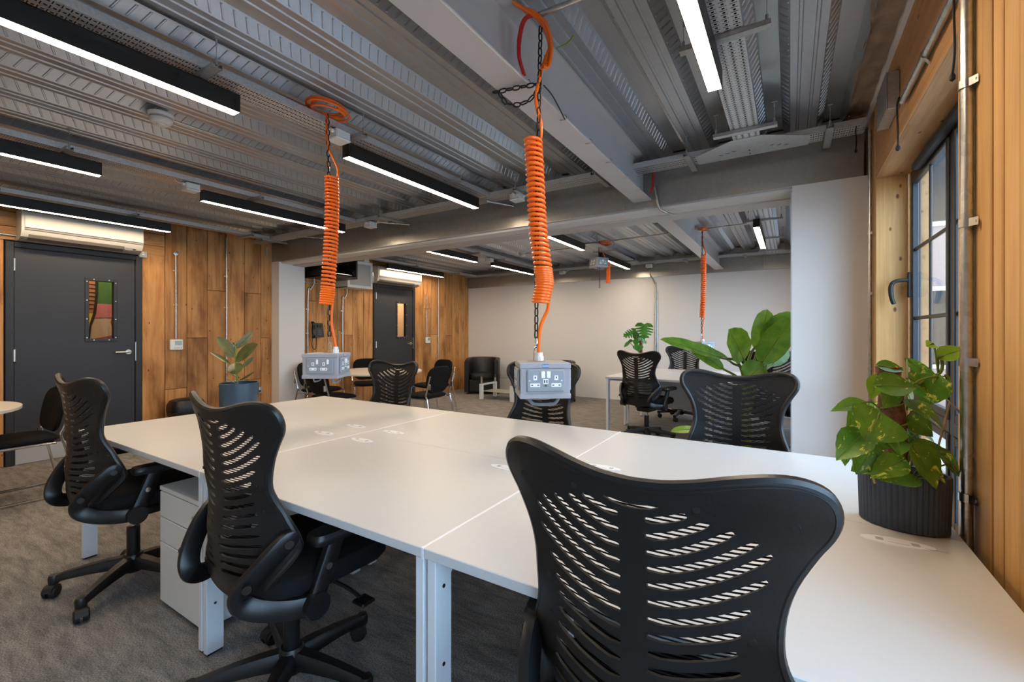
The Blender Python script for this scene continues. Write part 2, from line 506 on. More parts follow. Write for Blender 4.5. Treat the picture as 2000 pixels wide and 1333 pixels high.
# corridor beyond the doors, with the painted mural that shows through the first door's pane
cw = struct(empty('wall_corridor'))
b = MB(); b.box(-7.42, 0.2, 0, -7.35, 8.0, 2.6); b.box(-7.42, 0.1, 0, LX-0.16, 0.2, 2.6); b.box(-7.42, 8.0, 0, LX-0.16, 8.1, 2.6); b.box(-7.42, 0.1, 2.6, LX-0.16, 8.1, 2.7)
b.build('corridor_shell', 'corridor_cream', cw, smooth=0)
def mural(poly, mat, d=0.0):
    MB().prism(poly, -7.35, -7.346+d, 'x').build('mural_patch', mat, cw, smooth=0)
m = MB(); m.cyl(-7.0, 1.9, 2.57, 2.60, 0.16, 28); m.build('corridor_fill_light', 'led_diffuser', cw)  # added glowing disc, out of sight, to brighten the mural behind the pane
m = MB(); m.cyl(-6.9, 6.9, 2.57, 2.60, 0.22, 28); m.build('corridor_fill_light', 'led_diffuser', cw)  # second added disc, lifts the corridor wall behind the other door
mural([(1.3, 1.64), (3.2, 1.60), (3.2, 2.6), (1.3, 2.6)], 'corridor_green')
mural([(1.3, 1.46), (2.0, 1.45), (3.2, 1.50), (3.2, 1.60), (1.3, 1.64)], 'corridor_pink')
mural([(1.95, 1.185), (2.3, 1.27), (2.3, 1.25), (1.95, 1.165)], 'corridor_red', 0.001)
mural([(2.125, 1.40), (2.14, 1.46), (2.2, 1.48), (2.2, 1.33), (2.14, 1.33)], 'corridor_red', 0.001)
mural([(1.2, 1.52), (1.965, 1.50), (1.985, 2.6), (1.2, 2.6)], 'corridor_brown', 0.0015)
mural([(1.2, 1.36), (1.945, 1.38), (1.965, 1.50), (1.2, 1.52)], 'corridor_yellow', 0.002)
mural([(1.955, 1.5), (1.985, 1.5), (2.005, 1.75), (2.0, 2.6), (1.975, 2.6), (1.98, 1.75)], 'corridor_black', 0.003)
mural([(1.905, 1.15), (1.925, 1.15), (1.94, 1.35), (1.985, 1.5), (1.955, 1.5), (1.925, 1.38)], 'corridor_black', 0.003)
for zz in (1.56, 1.61, 1.66, 1.71, 1.76, 1.81, 1.86, 1.91): mural([(1.85, zz), (1.98, zz-0.006), (1.98, zz+0.005), (1.85, zz+0.010)], 'corridor_black', 0.0035)

# ---- doors
def make_door(name, y0, y1, ztop, vis, handle_y, kick, hinge_z):
    d = struct(empty(name, (LX, y0, 0)))
    w = y1-y0
    m = MB(); f = 0.058
    m.box(-0.10, 0, 0, 0.012, f, ztop, 0.004); m.box(-0.10, w-f, 0, 0.012, w, ztop, 0.004); m.box(-0.10, f, ztop-0.052, 0.012, w-f, ztop, 0.004)
    m.build('door_frame', 'frame_black', d)
    v0, v1, vz0, vz1 = vis[0]-y0, vis[1]-y0, vis[2], vis[3]
    l0, l1, lz = f+0.004, w-f-0.004, ztop-0.056
    i = 0.024
    m = MB()
    m.box(-0.05, l0, 0.006, -0.004, v0+i, lz); m.box(-0.05, v1-i, 0.006, -0.004, l1, lz)
    m.box(-0.05, v0+i, 0.006, -0.004, v1-i, vz0+i); m.box(-0.05, v0+i, vz1-i, -0.004, v1-i, lz)
    leaf = m.build('door_leaf', 'door_black', d, smooth=0)
    m = MB()
    for xx in (-0.056, -0.004):
        m.box(xx, v0, vz0, xx+0.008, v0+0.030, vz1, 0.002); m.box(xx, v1-0.030, vz0, xx+0.008, v1, vz1, 0.002)
        m.box(xx, v0+0.030, vz0, xx+0.008, v1-0.030, vz0+0.030, 0.002); m.box(xx, v0+0.030, vz1-0.030, xx+0.008, v1-0.030, vz1, 0.002)
    m.build('vision_panel_frame', 'frame_black', leaf)
    m = MB(); m.box(-0.030, v0+0.02, vz0+0.02, -0.024, v1-0.02, vz1-0.02); m.build('vision_pane', 'window_glass', leaf, smooth=0)
    ns = 4
    for s in (v0+0.014, v1-0.014):
        for q in range(ns):
            m = MB(); m.cyl(0, 0, 0, 0.003, 0.006, 10); o = m.build('screw', 'brushed_steel', leaf, (0.004, s, vz0+0.04+q*(vz1-vz0-0.08)/(ns-1))); o.rotation_euler = (0, R(90), 0)
    for zz in (vz0+0.014, vz1-0.014):
        for s in (v0+0.07, v1-0.07):
            m = MB(); m.cyl(0, 0, 0, 0.003, 0.006, 10); o = m.build('screw', 'brushed_steel', leaf, (0.004, s, zz)); o.rotation_euler = (0, R(90), 0)
    for hz in hinge_z:
        m = MB(); m.tube([(0.006, f+0.001, hz), (0.006, f+0.001, hz+0.115)], 0.012, 10); m.build('hinge', 'brushed_steel', leaf)
    h = handle_y-y0
    m = MB(); m.tube([(0.0, h, 1.05), (0.010, h, 1.05)], 0.026, 20)
    m.tube(smooth_path([(0.008, h, 1.05), (0.045, h, 1.05), (0.055, h-0.012, 1.05), (0.056, h-0.13, 1.05)], 5), 0.0095, 10)
    m.build('lever_handle', 'brushed_steel', leaf)
    m = MB(); m.box(-0.003, l1+0.001, 0.95, 0.014, l1+0.008, 1.16); m.build('strike_plate', 'brushed_steel', leaf, smooth=0)
    if kick:
        m = MB(); m.box(-0.005, l0+0.005, 0.004, -0.0025, l1-0.005, 0.165); m.build('kick_plate', 'satin_aluminium', leaf, smooth=0)
    return d
make_door('door_1', 1.04, 2.08, 2.13, (1.601, 1.864, 1.171, 1.842), 1.96, True, (0.99, 1.855, 0.2))
make_door('door_2', 5.40, 6.43, 2.13, (5.945, 6.215, 1.155, 1.842), 6.31, False, (0.99, 1.86, 0.2))

# ---- partition: columns, fascia of galvanised sheets, white soffit
b = MB(); b.box(LX-0.03, BY0, 0, -6.07, BY1, 2.30); struct(b.build('wall_partition_stub', 'white_wall', smooth=0))
cr = struct(empty('wall_partition_pier'))
b = MB(); b.box(0.012, BY0, 0, RX+0.03, BY1, 2.262); b.build('pier', 'white_wall', cr, smooth=0)
b = MB(); b.box(0.004, BY0-0.002, 0, 0.012, BY1, 2.22); b.build('corner_angle', 'grey_white_paint', cr, smooth=0)
fb = struct(empty('trim_1'))
xs = [LX, -5.51, -3.863, -2.95, -2.046, -1.159, -0.253, 0.40]
for a, c in zip(xs, xs[1:]):
    m = MB(); m.box(a+0.002, BY0-0.002, 2.262, c-0.002, BY0+0.02, DECK+0.05); m.build('fascia_sheet', 'fascia_steel', fb, smooth=0)
for x in xs[1:-1]:
    m = MB(); m.box(x-0.012, BY0-0.0035, 2.262, x+0.012, BY0-0.001, DECK); m.build('cover_strip', 'fascia_steel', fb, smooth=0)
    for s in (-0.03, 0.03):
        m = MB(); m.box(x+s-0.004, BY0-0.006, 2.30, x+s+0.004, BY0-0.002, 2.308, 0.002); m.build('screw', 'brushed_steel', fb)
m = MB(); m.box(LX, BY0+0.02, 2.30, 0.40, BY1-0.02, DECK+0.05); m.build('beam_core', 'grey_white_paint', fb, smooth=0)
m = MB(); m.box(LX, BY1-0.02, 2.262, 0.40, BY1, DECK+0.05); m.build('fascia_sheet', 'fascia_steel', fb, smooth=0)
sf = struct(empty('trim_2'))
m = MB(); m.box(-6.09, BY0+0.035, 2.235, 0.012, BY0+0.20, 2.31); m.build('soffit_board', 'white_wall', sf, smooth=0)
m = MB(); m.box(-6.09, BY0+0.20, 2.225, 0.012, BY1, 2.31); m.build('soffit_channel', 'grey_white_paint', sf, smooth=0)
m = MB(); m.box(-6.09, BY0-0.001, 2.256, 0.012, BY0+0.035, 2.262); m.build('edge_angle', 'galvanised', sf, smooth=0)
# far wall fascia
ff = struct(empty('trim_3'))
xs = [LX, -5.4, -4.35, -3.25, -2.1, -1.15, -0.35, RX]
for a, c in zip(xs, xs[1:]):
    m = MB(); m.box(a+0.002, FY-0.03, 2.262, c-0.002, FY-0.01, DECK+0.05); m.build('fascia_sheet', 'fascia_steel', ff, smooth=0)

# ---- profiled steel deck, sheet by sheet, with its embossed webs
ce = struct(empty('ceiling'))
P, FL, RUN, CR, DH = 0.315, 0.14, 0.045, 0.085, 0.06
def deck(y0, y1):
    for sh in range(-2, 6):
        prof = []; webs = []
        for q in range(3):
            kx = -1.434 - P*(sh*3+q)
            zf = DECK
            prof += [(kx, zf), (kx-0.030, zf), (kx-0.034, zf+0.006), (kx-0.044, zf+0.006), (kx-0.048, zf), (kx-0.092, zf), (kx-0.096, zf+0.006), (kx-0.106, zf+0.006), (kx-0.110, zf), (kx-FL, zf), (kx-FL-RUN, zf+DH), (kx-FL-RUN-CR, zf+DH)]
            up = 1 if q == 0 else -1
            webs.append((kx, kx+RUN, up)); webs.append((kx-FL, kx-FL-RUN, -up))
        kx = -1.434 - P*(sh*3+3); prof.append((kx-0.012, DECK+0.0)); prof.insert(0, (-1.434-P*sh*3+RUN*0.9, DECK+DH*0.9)) 
        prof = [(max(min(x, 0.30), LX-0.02), z) for x, z in prof]
        if len({x for x, z in prof}) < 3: continue
        m = MB()
        t = 0.0015
        vs = [(x, yy, z+dz) for (yy, dz) in ((y0, 0), (y1, 0), (y1, t*3), (y0, t*3)) for x, z in prof]
        n = len(prof); fs = []
        for i in range(n-1):
            fs.append((i, i+1, n+i+1, n+i)); fs.append((2*n+i, 2*n+i+1, 3*n+i+1, 3*n+i))
        m.add(vs, fs)
        s = m.build('deck_sheet', 'deck_steel', ce, smooth=0)
        e = MB()
        for (xb, xt, d) in webs:
            if not (LX+0.05 < xb < 0.28): continue
            nx, nz = (DH, -(xt-xb)) ; ln = math.hypot(nx, nz); nx, nz = nx/ln, nz/ln
            if nz > 0: nx, nz = -nx, -nz
            yy = y0+0.03
            while yy < y1-0.03:
                def pt(f, off, h):
                    return (xb+(xt-xb)*f+nx*h, yy+off+d*(f-0.5)*0.034, DECK+DH*f+nz*h)
                w = 0.0055; h = 0.0045
                vs = [pt(0.10, -w, 0), pt(0.10, w, 0), pt(0.88, w, 0), pt(0.88, -w, 0), pt(0.15, -w*0.45, h), pt(0.15, w*0.45, h), pt(0.83, w*0.45, h), pt(0.83, -w*0.45, h)]
                e.add(vs, [(4, 5, 6, 7), (0, 1, 5, 4), (1, 2, 6, 5), (2, 3, 7, 6), (3, 0, 4, 7)])
                yy += 0.0515
        if e.f:
            o = e.build('embossing', 'deck_steel', s, smooth=0); o['kind'] = 'stuff'
deck(NY, BY0); deck(BY1, FY)
m = MB(); m.box(LX-0.2, NY-0.15, 2.70, RX+0.3, FY+0.15, 2.78); m.build('slab', 'concrete', ce, smooth=0)
# rough concrete edge between deck and window wall
def cfn(u, v):
    return (0.29+0.115*u + (0.006*math.sin(v*90)+0.004*math.sin(v*211) if u == 0 else 0), NY+v*(FY-NY), DECK+0.008+0.006*math.sin(v*130+u*9)+0.005*math.sin(v*311))
MB().grid(cfn, 6, 300).build('concrete_edge', 'concrete', ce)
m = MB(); m.box(0.40, NY, DECK-0.01, 0.44, FY, DECK+0.06); m.build('plaster_strip', 'white_wall', ce, smooth=0)

# ---- painted steel beams under the deck
def ibeam(name, y0, y1):
    m = MB(); x0, x1 = -1.07, -0.93
    m.box(x0, y0, 2.31, x1, y1, 2.322, 0.002); m.box(-1.005, y0, 2.322, -0.995, y1, DECK); m.box(x0, y0, DECK-0.014, x1, y1, DECK-0.002)
    return struct(m.build(name, 'grey_white_paint', smooth=0))
tb = ibeam('trim_4', NY, BY0-0.004)
for q, yy in enumerate((1.62, 1.98, 2.30, 2.62, 2.95, 3.25)):
    m = MB(); m.tube(smooth_path([(-0.955, yy, 2.306), (-0.925, yy, 2.303), (-0.922, yy+0.004, 2.320), (-0.932, yy+0.006, 2.330)], 4), 0.0025, 6); m.build('beam_clip', 'brushed_steel', tb)
ibeam('trim_5', BY1, FY-0.03)

# ---- window wall: boards, header, reveals, window
wr = struct(empty('wall_right'))
def rb(x0, y0, z0, x1, y1, z1, name='plank', mat='pine', par=None):
    m = MB(); w, d, h = (x1-x0)/2, (y1-y0)/2, (z1-z0)/2
    m.box(-w, -d, -h, w, d, h, 0.003)
    return m.build(name, mat, par or wr, ((x0+x1)/2, (y0+y1)/2, (z0+z1)/2))
WZ0, WZ1 = 0.42, 2.16
wins = [(-1.25, 0.95), (1.79, 3.305), (4.6, 7.3)]
# solid core around the openings
m = MB(); yy = NY
for (a, c) in wins:
    m.box(RX+0.03, yy, 0, 0.66, a-0.02, 2.75); m.box(RX+0.03, a-0.02, 0, 0.66, c+0.02, WZ0-0.02); m.box(RX+0.03, a-0.02, WZ1+0.02, 0.66, c+0.02, 2.75); yy = c+0.02
m.box(RX+0.03, yy, 0, 0.66, FY, 2.75)
m.build('wall_core', 'pine_flat', wr, smooth=0)
# header beams (one long timber over every window) and boards between windows
for (a, c) in wins:
    rb(RX, a-0.01, WZ1, RX+0.16, c+0.01, WZ1+0.06, 'header', 'pine_flat'); rb(RX+0.001, a-0.01, WZ1+0.06, RX+0.16, c+0.01, DECK+0.02, 'header', 'pine_flat')
    rb(RX+0.005, a, WZ1-0.002, 0.60, c, WZ1+0.012, 'reveal_board', 'pine_flat')
    rb(RX, c-0.003, WZ0-0.02, 0.565, c+0.02, WZ1, 'reveal_post'); rb(RX, a-0.02, WZ0-0.02, 0.60, a+0.003, WZ1, 'reveal_post')
    rb(RX-0.01, a, WZ0-0.04, 0.62, c, WZ0, 'sill_board', 'pine_flat')
    ws = a
    while ws < c-0.01:
        we = min(ws+0.2, c); rb(RX, ws, 0, RX+0.03, we-0.003, WZ0-0.04); ws = we
def fill(y0, y1):
    y = y0
    while y < y1-0.01:
        e = min(y+rnd.uniform(0.12, 0.2), y1)
        if y1-e < 0.06: e = y1
        rb(RX, y, 0, RX+0.03, e-0.004, DECK+0.02); y = e
fill(NY, -1.27); fill(0.97, 1.395)
for (a, c, dx) in ((1.395, 1.478, 0.0), (1.483, 1.536, -0.002), (1.562, 1.762, 0.0), (1.766, 1.787, -0.006)):
    rb(RX+dx, a, 0, RX+0.03, c-0.002, DECK+0.02)
rb(RX+0.024, 1.534, 0, RX+0.03, 1.566, DECK+0.02, mat='scorched_pine')
fill(3.325, BY0); fill(BY1, 4.58); fill(7.32, FY)

def make_window(name, y0, y1, leaves):
    w = struct(empty(name, (0.60, y0, 0)))
    W = y1-y0; t = 0.045
    m = MB()
    m.box(-0.03, 0, WZ0, 0.01, t, WZ1, 0.004); m.box(-0.03, W-t, WZ0, 0.01, W, WZ1, 0.004)
    m.box(-0.03, t, WZ1-t, 0.01, W-t, WZ1, 0.004); m.box(-0.03, t, WZ0, 0.01, W-t, WZ0+t, 0.004)
    m.build('window_frame', 'window_black', w)
    n = len(leaves)
    for i in range(n):
        a = t + i*(W-2*t)/n; c = a + (W-2*t)/n
        if i: 
            m = MB(); m.box(-0.028, a-0.03, WZ0+t, 0.008, a+0.03, WZ1-t, 0.004); m.build('mullion', 'window_black', w)
        g = 0.03 if i else 0.0; h = 0.03 if i < n-1 else 0.0
        s = MB(); a1, c1 = a+g, c-h
        for (zz0, zz1) in ((0.90, WZ1-t), (WZ0+t, 0.84)):
            f = 0.035
            s.box(-0.034, a1, zz0, -0.006, a1+f, zz1, 0.004); s.box(-0.034, c1-f, zz0, -0.006, c1, zz1, 0.004)
            s.box(-0.034, a1+f, zz0, -0.006, c1-f, zz0+f, 0.004); s.box(-0.034, a1+f, zz1-f, -0.006, c1-f, zz1, 0.004)
        sash = s.build('sash', 'window_black', w)
        m = MB(); m.box(-0.03, a1, 0.84, 0.0, c1, 0.90, 0.004); m.build('transom', 'window_black', sash)
        b0, b1 = a1+0.035, c1-0.035
        for zz in (1.345, 1.72):
            m = MB(); m.box(-0.026, b0, zz-0.009, -0.014, b1, zz+0.009, 0.003); m.build('glazing_bar', 'window_black', sash)
        for q in range(1, 2):
            m = MB(); yy = b0+(b1-b0)*q/2; m.box(-0.0255, yy-0.009, 0.935, -0.0145, yy+0.009, WZ1-t-0.035, 0.003); m.build('glazing_bar', 'window_black', sash)
        m = MB(); m.box(-0.022, b0-0.004, 0.93, -0.018, b1+0.004, WZ1-t-0.03); m.build('pane', 'window_glass', sash, smooth=0)
        m = MB(); m.box(-0.022, b0-0.004, WZ0+t+0.03, -0.018, b1+0.004, 0.81); m.build('pane', 'window_glass', sash, smooth=0)
        # lever handles on the closing stile
        hy = c1-0.02 if leaves[i] > 0 else a1+0.02
        m = MB(); m.box(-0.052, hy-0.012, 1.46, -0.038, hy+0.012, 1.60, 0.005)
        m.tube(smooth_path([(-0.045, hy, 1.555), (-0.085, hy, 1.556), (-0.112, hy, 1.545), (-0.122, hy, 1.515), (-0.118, hy, 1.46), (-0.108, hy, 1.425)], 6), [0.010]*6+[0.0105]*6+[0.0115]*6+[0.012]*6+[0.011]*6+[0.007], 10)
        m.build('lever_handle', 'matt_black', sash)
    return w
make_window('window_1', 1.79, 3.302, (-1, 1))
make_window('window_2', -1.25, 0.95, (-1, 1, -1))
make_window('window_3', 4.6, 7.3, (-1, 1, -1))
# dark insect-screen strip at the head of the first window
m = MB(); m.box(0.53, 1.80, 2.10, 0.57, 3.04, 2.135, 0.006); o = struct(m.build('trim_6', 'matt_black'))
# outside: pale ground and a house front across the yard
m = MB(); m.box(1.0, -14, -0.6, 16, 30, -0.5); struct(m.build('ground', 'street_ground', smooth=0))

nh = tag(empty('neighbour_house', (4.6, 11.0, -0.5)), 'pale house front seen through the window panes', 'house')
m = MB(); m.box(-3.6, 0, 0, 6.0, 6, 6.2); m.build('walls', 'street_wall', nh, smooth=0)
m = MB(); m.prism([(-0.4, 6.2), (6.4, 6.2), (3, 8.6)], -3.9, 6.3, 'x'); m.build('roof', 'street_ground', nh, smooth=0)
for wx in (-2.6, -0.6, 1.6, 3.8):
    for wz in (1.1, 3.7):
        f = MB().box(wx, -0.05, wz, wx+1.0, 0.02, wz+1.5, 0.02).build('window', 'plastic_white', nh)
        MB().box(wx+0.08, -0.06, wz+0.08, wx+0.92, -0.05, wz+1.42).build('pane', 'dark_glass', f, smooth=0)
# ------------------------------------------------------------------ bench desks
DT = 0.725
def port_mesh():
    m = MB(); n = 20
    out = [(0.076*math.cos(2*math.pi*i/n)*abs(math.cos(2*math.pi*i/n))**0.25, 0.026*math.sin(2*math.pi*i/n)) for i in range(n)]
    m.prism(out, 0, 0.003, 'z'); return m.mesh('cable_port')
def port_slot():
    m = MB(); m.box(-0.008, -0.008, 0.003, 0.008, 0.008, 0.0036); m.box(0.016, -0.012, 0.003, 0.060, -0.0105, 0.0034); return m.mesh('finger_hole')
PORT, PSLOT = port_mesh(), port_slot()
def make_desk(x0, x1, y0, y1, front, px, label, group, strip=False, panel=False):
    """front = -1: users sit on the low-y side, +1: on the high-y side"""
    d = empty('bench_desk', ((x0+x1)/2, (y0+y1)/2, 0))
    tag(d, label, 'desk', group)
    w, h = (x1-x0)/2, (y1-y0)/2
    MB().box(-w+0.002, -h+0.001, DT-0.026, w-0.002, h-0.001, DT, 0.0018).build('desktop', 'white_laminate', d)
    yo = front*h                      # outer edge
    s = front
    for sx in (-1, 1):
        m = MB(); xa = sx*(w-0.006); xb = sx*(w-0.034)
        m.box(xa, yo-s*0.012, 0.008, xb, yo-s*0.075, DT-0.026, 0.002)
        leg = m.build('leg', 'white_steel', d)
        MB().box(xa-sx*0.004, yo-s*0.016, 0, xb+sx*0.004, yo-s*0.071, 0.008).build('foot_pad', 'black_rubber', leg, smooth=0)
        for zz in (0.62, 0.42, 0.2):
            m = MB(); m.tube([(sx*(w-0.036), yo-s*0.043, zz), (sx*(w-0.033), yo-s*0.043, zz)], 0.005, 8); m.build('bolt', 'matt_black', leg)
        m = MB(); m.box(xa, yo-s*0.075, DT-0.056, xb, -yo+s*0.08, DT-0.026, 0.002)
        m.prism([(yo-s*0.073, DT-0.054), (yo-s*0.073, DT-0.088), (yo-s*0.105, DT-0.054)], xa-sx*0.002, xb+sx*0.002, 'x')
        m.build('cross_rail', 'white_steel', d)
        m = MB(); m.box(xa, -yo+s*0.03, 0.008, xb, -yo+s*0.08, DT-0.026, 0.002); m.build('leg', 'white_steel', d)
    m = MB(); m.box(-w+0.03, yo-s*0.12, DT-0.06, w-0.03, yo-s*0.15, DT-0.026); m.box(-w+0.03, -yo+s*0.12, DT-0.06, w-0.03, -yo+s*0.15, DT-0.026)
    m.build('long_rail', 'white_steel', d)
    if strip:
        MB().box(-w-0.0035, -h, DT-0.028, -w+0.0035, h, DT+0.0008).build('seam_highlight', 'port_white', d)  # whiter strip paints in the glint of desk edges catching light
    if panel:
        MB().box(-w+0.04, -yo+s*0.012, 0.28, w-0.04, -yo+s*0.03, DT-0.03).build('modesty_panel', 'white_laminate', d)
    p = link('cable_port', PORT, 'port_white', d, (px-(x0+x1)/2, -yo+s*0.105, DT))
    for q in (-0.036, 0.036): link('finger_hole', PSLOT, 'plastic_grey', p, (q-0.0, 0, 0))
    return d
XS = [-3.372, -1.962, -0.787, 0.388]; YS = [0.835, 1.61, 2.385]
G1 = 'white bench desks in the front room'
names = [
 ('white bench desk with the drawer pedestal beneath, end of the near row', 'white bench desk carrying the rubber plant, end of the far row'),
 ('white bench desk in the middle of the near row, chair with striped slots tucked in', 'white bench desk in the middle of the far row'),
 ('white bench desk nearest the window with the ribbed planter, foreground chair tucked in', 'white bench desk at the window end of the far row')]
for i in range(3):
    a, c = XS[i], XS[i+1]
    make_desk(a, c, YS[0], YS[1], -1, (-2.13, -0.962, 0.235)[i], names[i][0], G1, strip=i > 0)
    make_desk(a, c, YS[1], YS[2], 1, (-2.13, -1.825, -0.639)[i], names[i][1], G1, strip=i > 0)
def extra_port(x, y, d):
    p = link('cable_port', PORT, 'port_white', d, (x-d.location.x, y-d.location.y, DT))
    for q in (-0.036, 0.036): link('finger_hole', PSLOT, 'plastic_grey', p, (q, 0, 0))
desks = [o for o in COL.objects if o.name.startswith('bench_desk')]
extra_port(-1.825, 1.505, desks[2]); extra_port(-3.02, 1.735, desks[1])
G2 = 'white bench desks in the back room'
X2 = [-1.93, -0.76, 0.40]; Y2 = [5.27, 6.045, 6.82]
make_desk(X2[0], X2[1], Y2[0], Y2[1], -1, -1.35, 'white bench desk in the back room with black slotted chair before it', G2, panel=True)
make_desk(X2[0], X2[1], Y2[1], Y2[2], 1, -1.35, 'white bench desk in the back room carrying the monstera', G2)
make_desk(X2[1], X2[2], Y2[0], Y2[1], -1, -0.2, 'white bench desk in the back room behind the tall banana plant', G2, strip=True, panel=True)
make_desk(X2[1], X2[2], Y2[1], Y2[2], 1, -0.2, 'white bench desk in the back room by the far wall and window', G2, strip=True)

# drawer pedestal
pd = tag(empty('drawer_pedestal', (-2.285, 1.15, 0)), 'white three-drawer pedestal with a lock under the near desk', 'pedestal')
m = MB(); m.box(-0.205, -0.23, 0.02, 0.205, 0.25, 0.535, 0.002); m.box(-0.207, -0.252, 0.535, 0.207, 0.252, 0.555, 0.002); m.build('carcass', 'cabinet_white', pd)
for z0, z1 in ((0.415, 0.531), (0.30, 0.411), (0.024, 0.296)):
    f = MB().box(-0.203, -0.252, z0, 0.203, -0.230, z1, 0.0025).build('drawer_front', 'cabinet_white', pd)
    if z0 > 0.4:
        m = MB(); m.tube([(0.13, -0.252, 0.475), (0.13, -0.258, 0.475)], 0.010, 14); m.build('lock', 'brushed_steel', f)
for sx in (-0.15, 0.15):
    for sy in (-0.18, 0.18): MB().cyl(sx, sy, 0, 0.02, 0.022, 12).build('caster', 'black_rubber', pd)

# ------------------------------------------------------------------ office chairs
HALF = [(0, .425), (.08, .427), (.13, .44), (.175, .475), (.215, .53), (.238, .58), (.243, .62), (.236, .66), (.222, .70), (.207, .745), (.200, .79), (.203, .84), (.217, .89), (.243, .94), (.262, .97), (.270, .995), (.267, 1.02), (.252, 1.037), (.225, 1.046), (.19, 1.046), (.145, 1.038), (.10, 1.027), (.05, 1.018), (0, 1.015)]
hp = [(p.x, p.y) for p in smooth_path([(a, b, 0) for a, b in HALF], 3)]
OUTL = hp + [(-a, b) for a, b in hp[-2:0:-1]]
SPT = [(.425, .212), (.5, .238), (.62, .25), (.72, .238), (.85, .24), (.95, .25), (1.05, .274)]
KT = [(.43, .03), (.5, .07), (.6, .13), (.7, .10), (.8, .062), (.9, .06), (1.0, .05)]
def back_y(x, z): return -interp(SPT, z) + interp(KT, z)*(x/0.25)**2
def inside(p, poly):
    x, y = p; c = False; j = len(poly)-1
    for i in range(len(poly)):
        xi, yi = poly[i]; xj, yj = poly[j]
        if (yi > y) != (yj > y) and x < (xj-xi)*(y-yi)/(yj-yi)+xi: c = not c
        j = i
    return c
def hw_at(z):
    best = 0
    for (a, b), (c, d) in zip(hp, hp[1:]):
        if min(b, d) <= z <= max(b, d) and a > 0.1: best = max(best, a)
    return best or 0.2
SLOTS = []
def slot_poly(cl, w):
    n = len(cl); L_, R_ = [], []
    for i, (x, z) in enumerate(cl):
        a = cl[max(i-1, 0)]; b = cl[min(i+1, n-1)]
        tx, tz = b[0]-a[0], b[1]-a[1]; q = math.hypot(tx, tz); tx, tz = tx/q, tz/q
        ww = w*(0.55 if i in (0, n-1) else 1.0)
        L_.append((x-tz*ww/2, z+tx*ww/2)); R_.append((x+tz*ww/2, z-tx*ww/2))
    return L_ + R_[::-1]
for i in range(17):
    zi = 0.962-0.0275*i
    xo = (0.085, 0.115, 0.148, 0.178, 0.196, 0.190, 0.168, 0.155)[i] if i < 8 else min(0.150+0.004*(i-8), hw_at(zi)-0.055)
    rise = (0.020, 0.040, 0.058, 0.074, 0.084, 0.070, 0.048, 0.038)[i] if i < 8 else max(0.0, 0.034-0.005*(i-8))
    for s in (-1, 1):
        cl = [(s*(0.022+(xo-0.022)*t), zi+rise*t**1.6) for t in (0, .15, .3, .45, .6, .75, .9, 1.0)]
        SLOTS.append(slot_poly(cl, 0.0122 if i < 14 else 0.014))
SLOTS.append(slot_poly([(x, 0.981+0.010*(x/0.05)**2) for x in (-.045, -.03, -.015, 0, .015, .03, .045)], 0.007))
def shell_mesh():
    vs, es = [], []
    def loop(poly):
        o = len(vs); vs.extend(Vector(p) for p in poly); n = len(poly)
        es.extend((o+i, o+(i+1) % n) for i in range(n))
    loop(OUTL)
    for s in SLOTS: loop(s)
    for iz in range(20):
        for ix in range(-8, 9):
            p = (ix*0.034, 0.44+iz*0.031)
            if inside(p, OUTL) and not any(inside(p, s) for s in SLOTS): vs.append(Vector(p))
    V, E_, F_, *_ = delaunay_2d_cdt(vs, es, [], 0, 1e-6)
    bb = [(min(p[0] for p in s), max(p[0] for p in s), min(p[1] for p in s), max(p[1] for p in s)) for s in SLOTS]
    keep = []
    for f in F_:
        cx = sum(V[i].x for i in f)/len(f); cz = sum(V[i].y for i in f)/len(f)
        if not inside((cx, cz), OUTL): continue
        if any(b[0] <= cx <= b[1] and b[2] <= cz <= b[3] and inside((cx, cz), s) for b, s in zip(bb, SLOTS)): continue
        keep.append(tuple(f))
    n = len(V); t = 0.0065
    pts = [(v.x, back_y(v.x, v.y), v.y) for v in V] + [(v.x, back_y(v.x, v.y)+t, v.y) for v in V]
    cnt = {}
    fs = []
    for f in keep:
        a = sum((V[f[i]].x*V[f[(i+1) % len(f)]].y - V[f[(i+1) % len(f)]].x*V[f[i]].y) for i in range(len(f)))
        if a < 0: f = f[::-1]
        fs.append(f); fs.append(tuple(n+i for i in f[::-1]))
        for i in range(len(f)):
            e = (f[i], f[(i+1) % len(f)]); cnt[e] = 1
    for (a, b) in list(cnt):
        if (b, a) not in cnt: fs.append((b, a, n+a, n+b))
    m = MB(); m.add(pts, fs); return m.mesh('back_shell', 40)
def mesh_rows():
    m = MB(); z = 0.445; N = 30
    while z < 1.044:
        vs = []; fs = []; prev = None
        for i in range(N+1):
            x = -0.272+0.544*i/N
            ok = inside((x, z+0.002), OUTL)
            if ok:
                y = back_y(x, z)+0.024
                o = len(vs); vs += [(x, y, z), (x, y, z+0.0032)]
                if prev is not None: fs.append((prev, o, o+1, prev+1))
                prev = o
            else: prev = None
        m.add(vs, fs); z += 0.0071
    return m.mesh('back_mesh', 0)
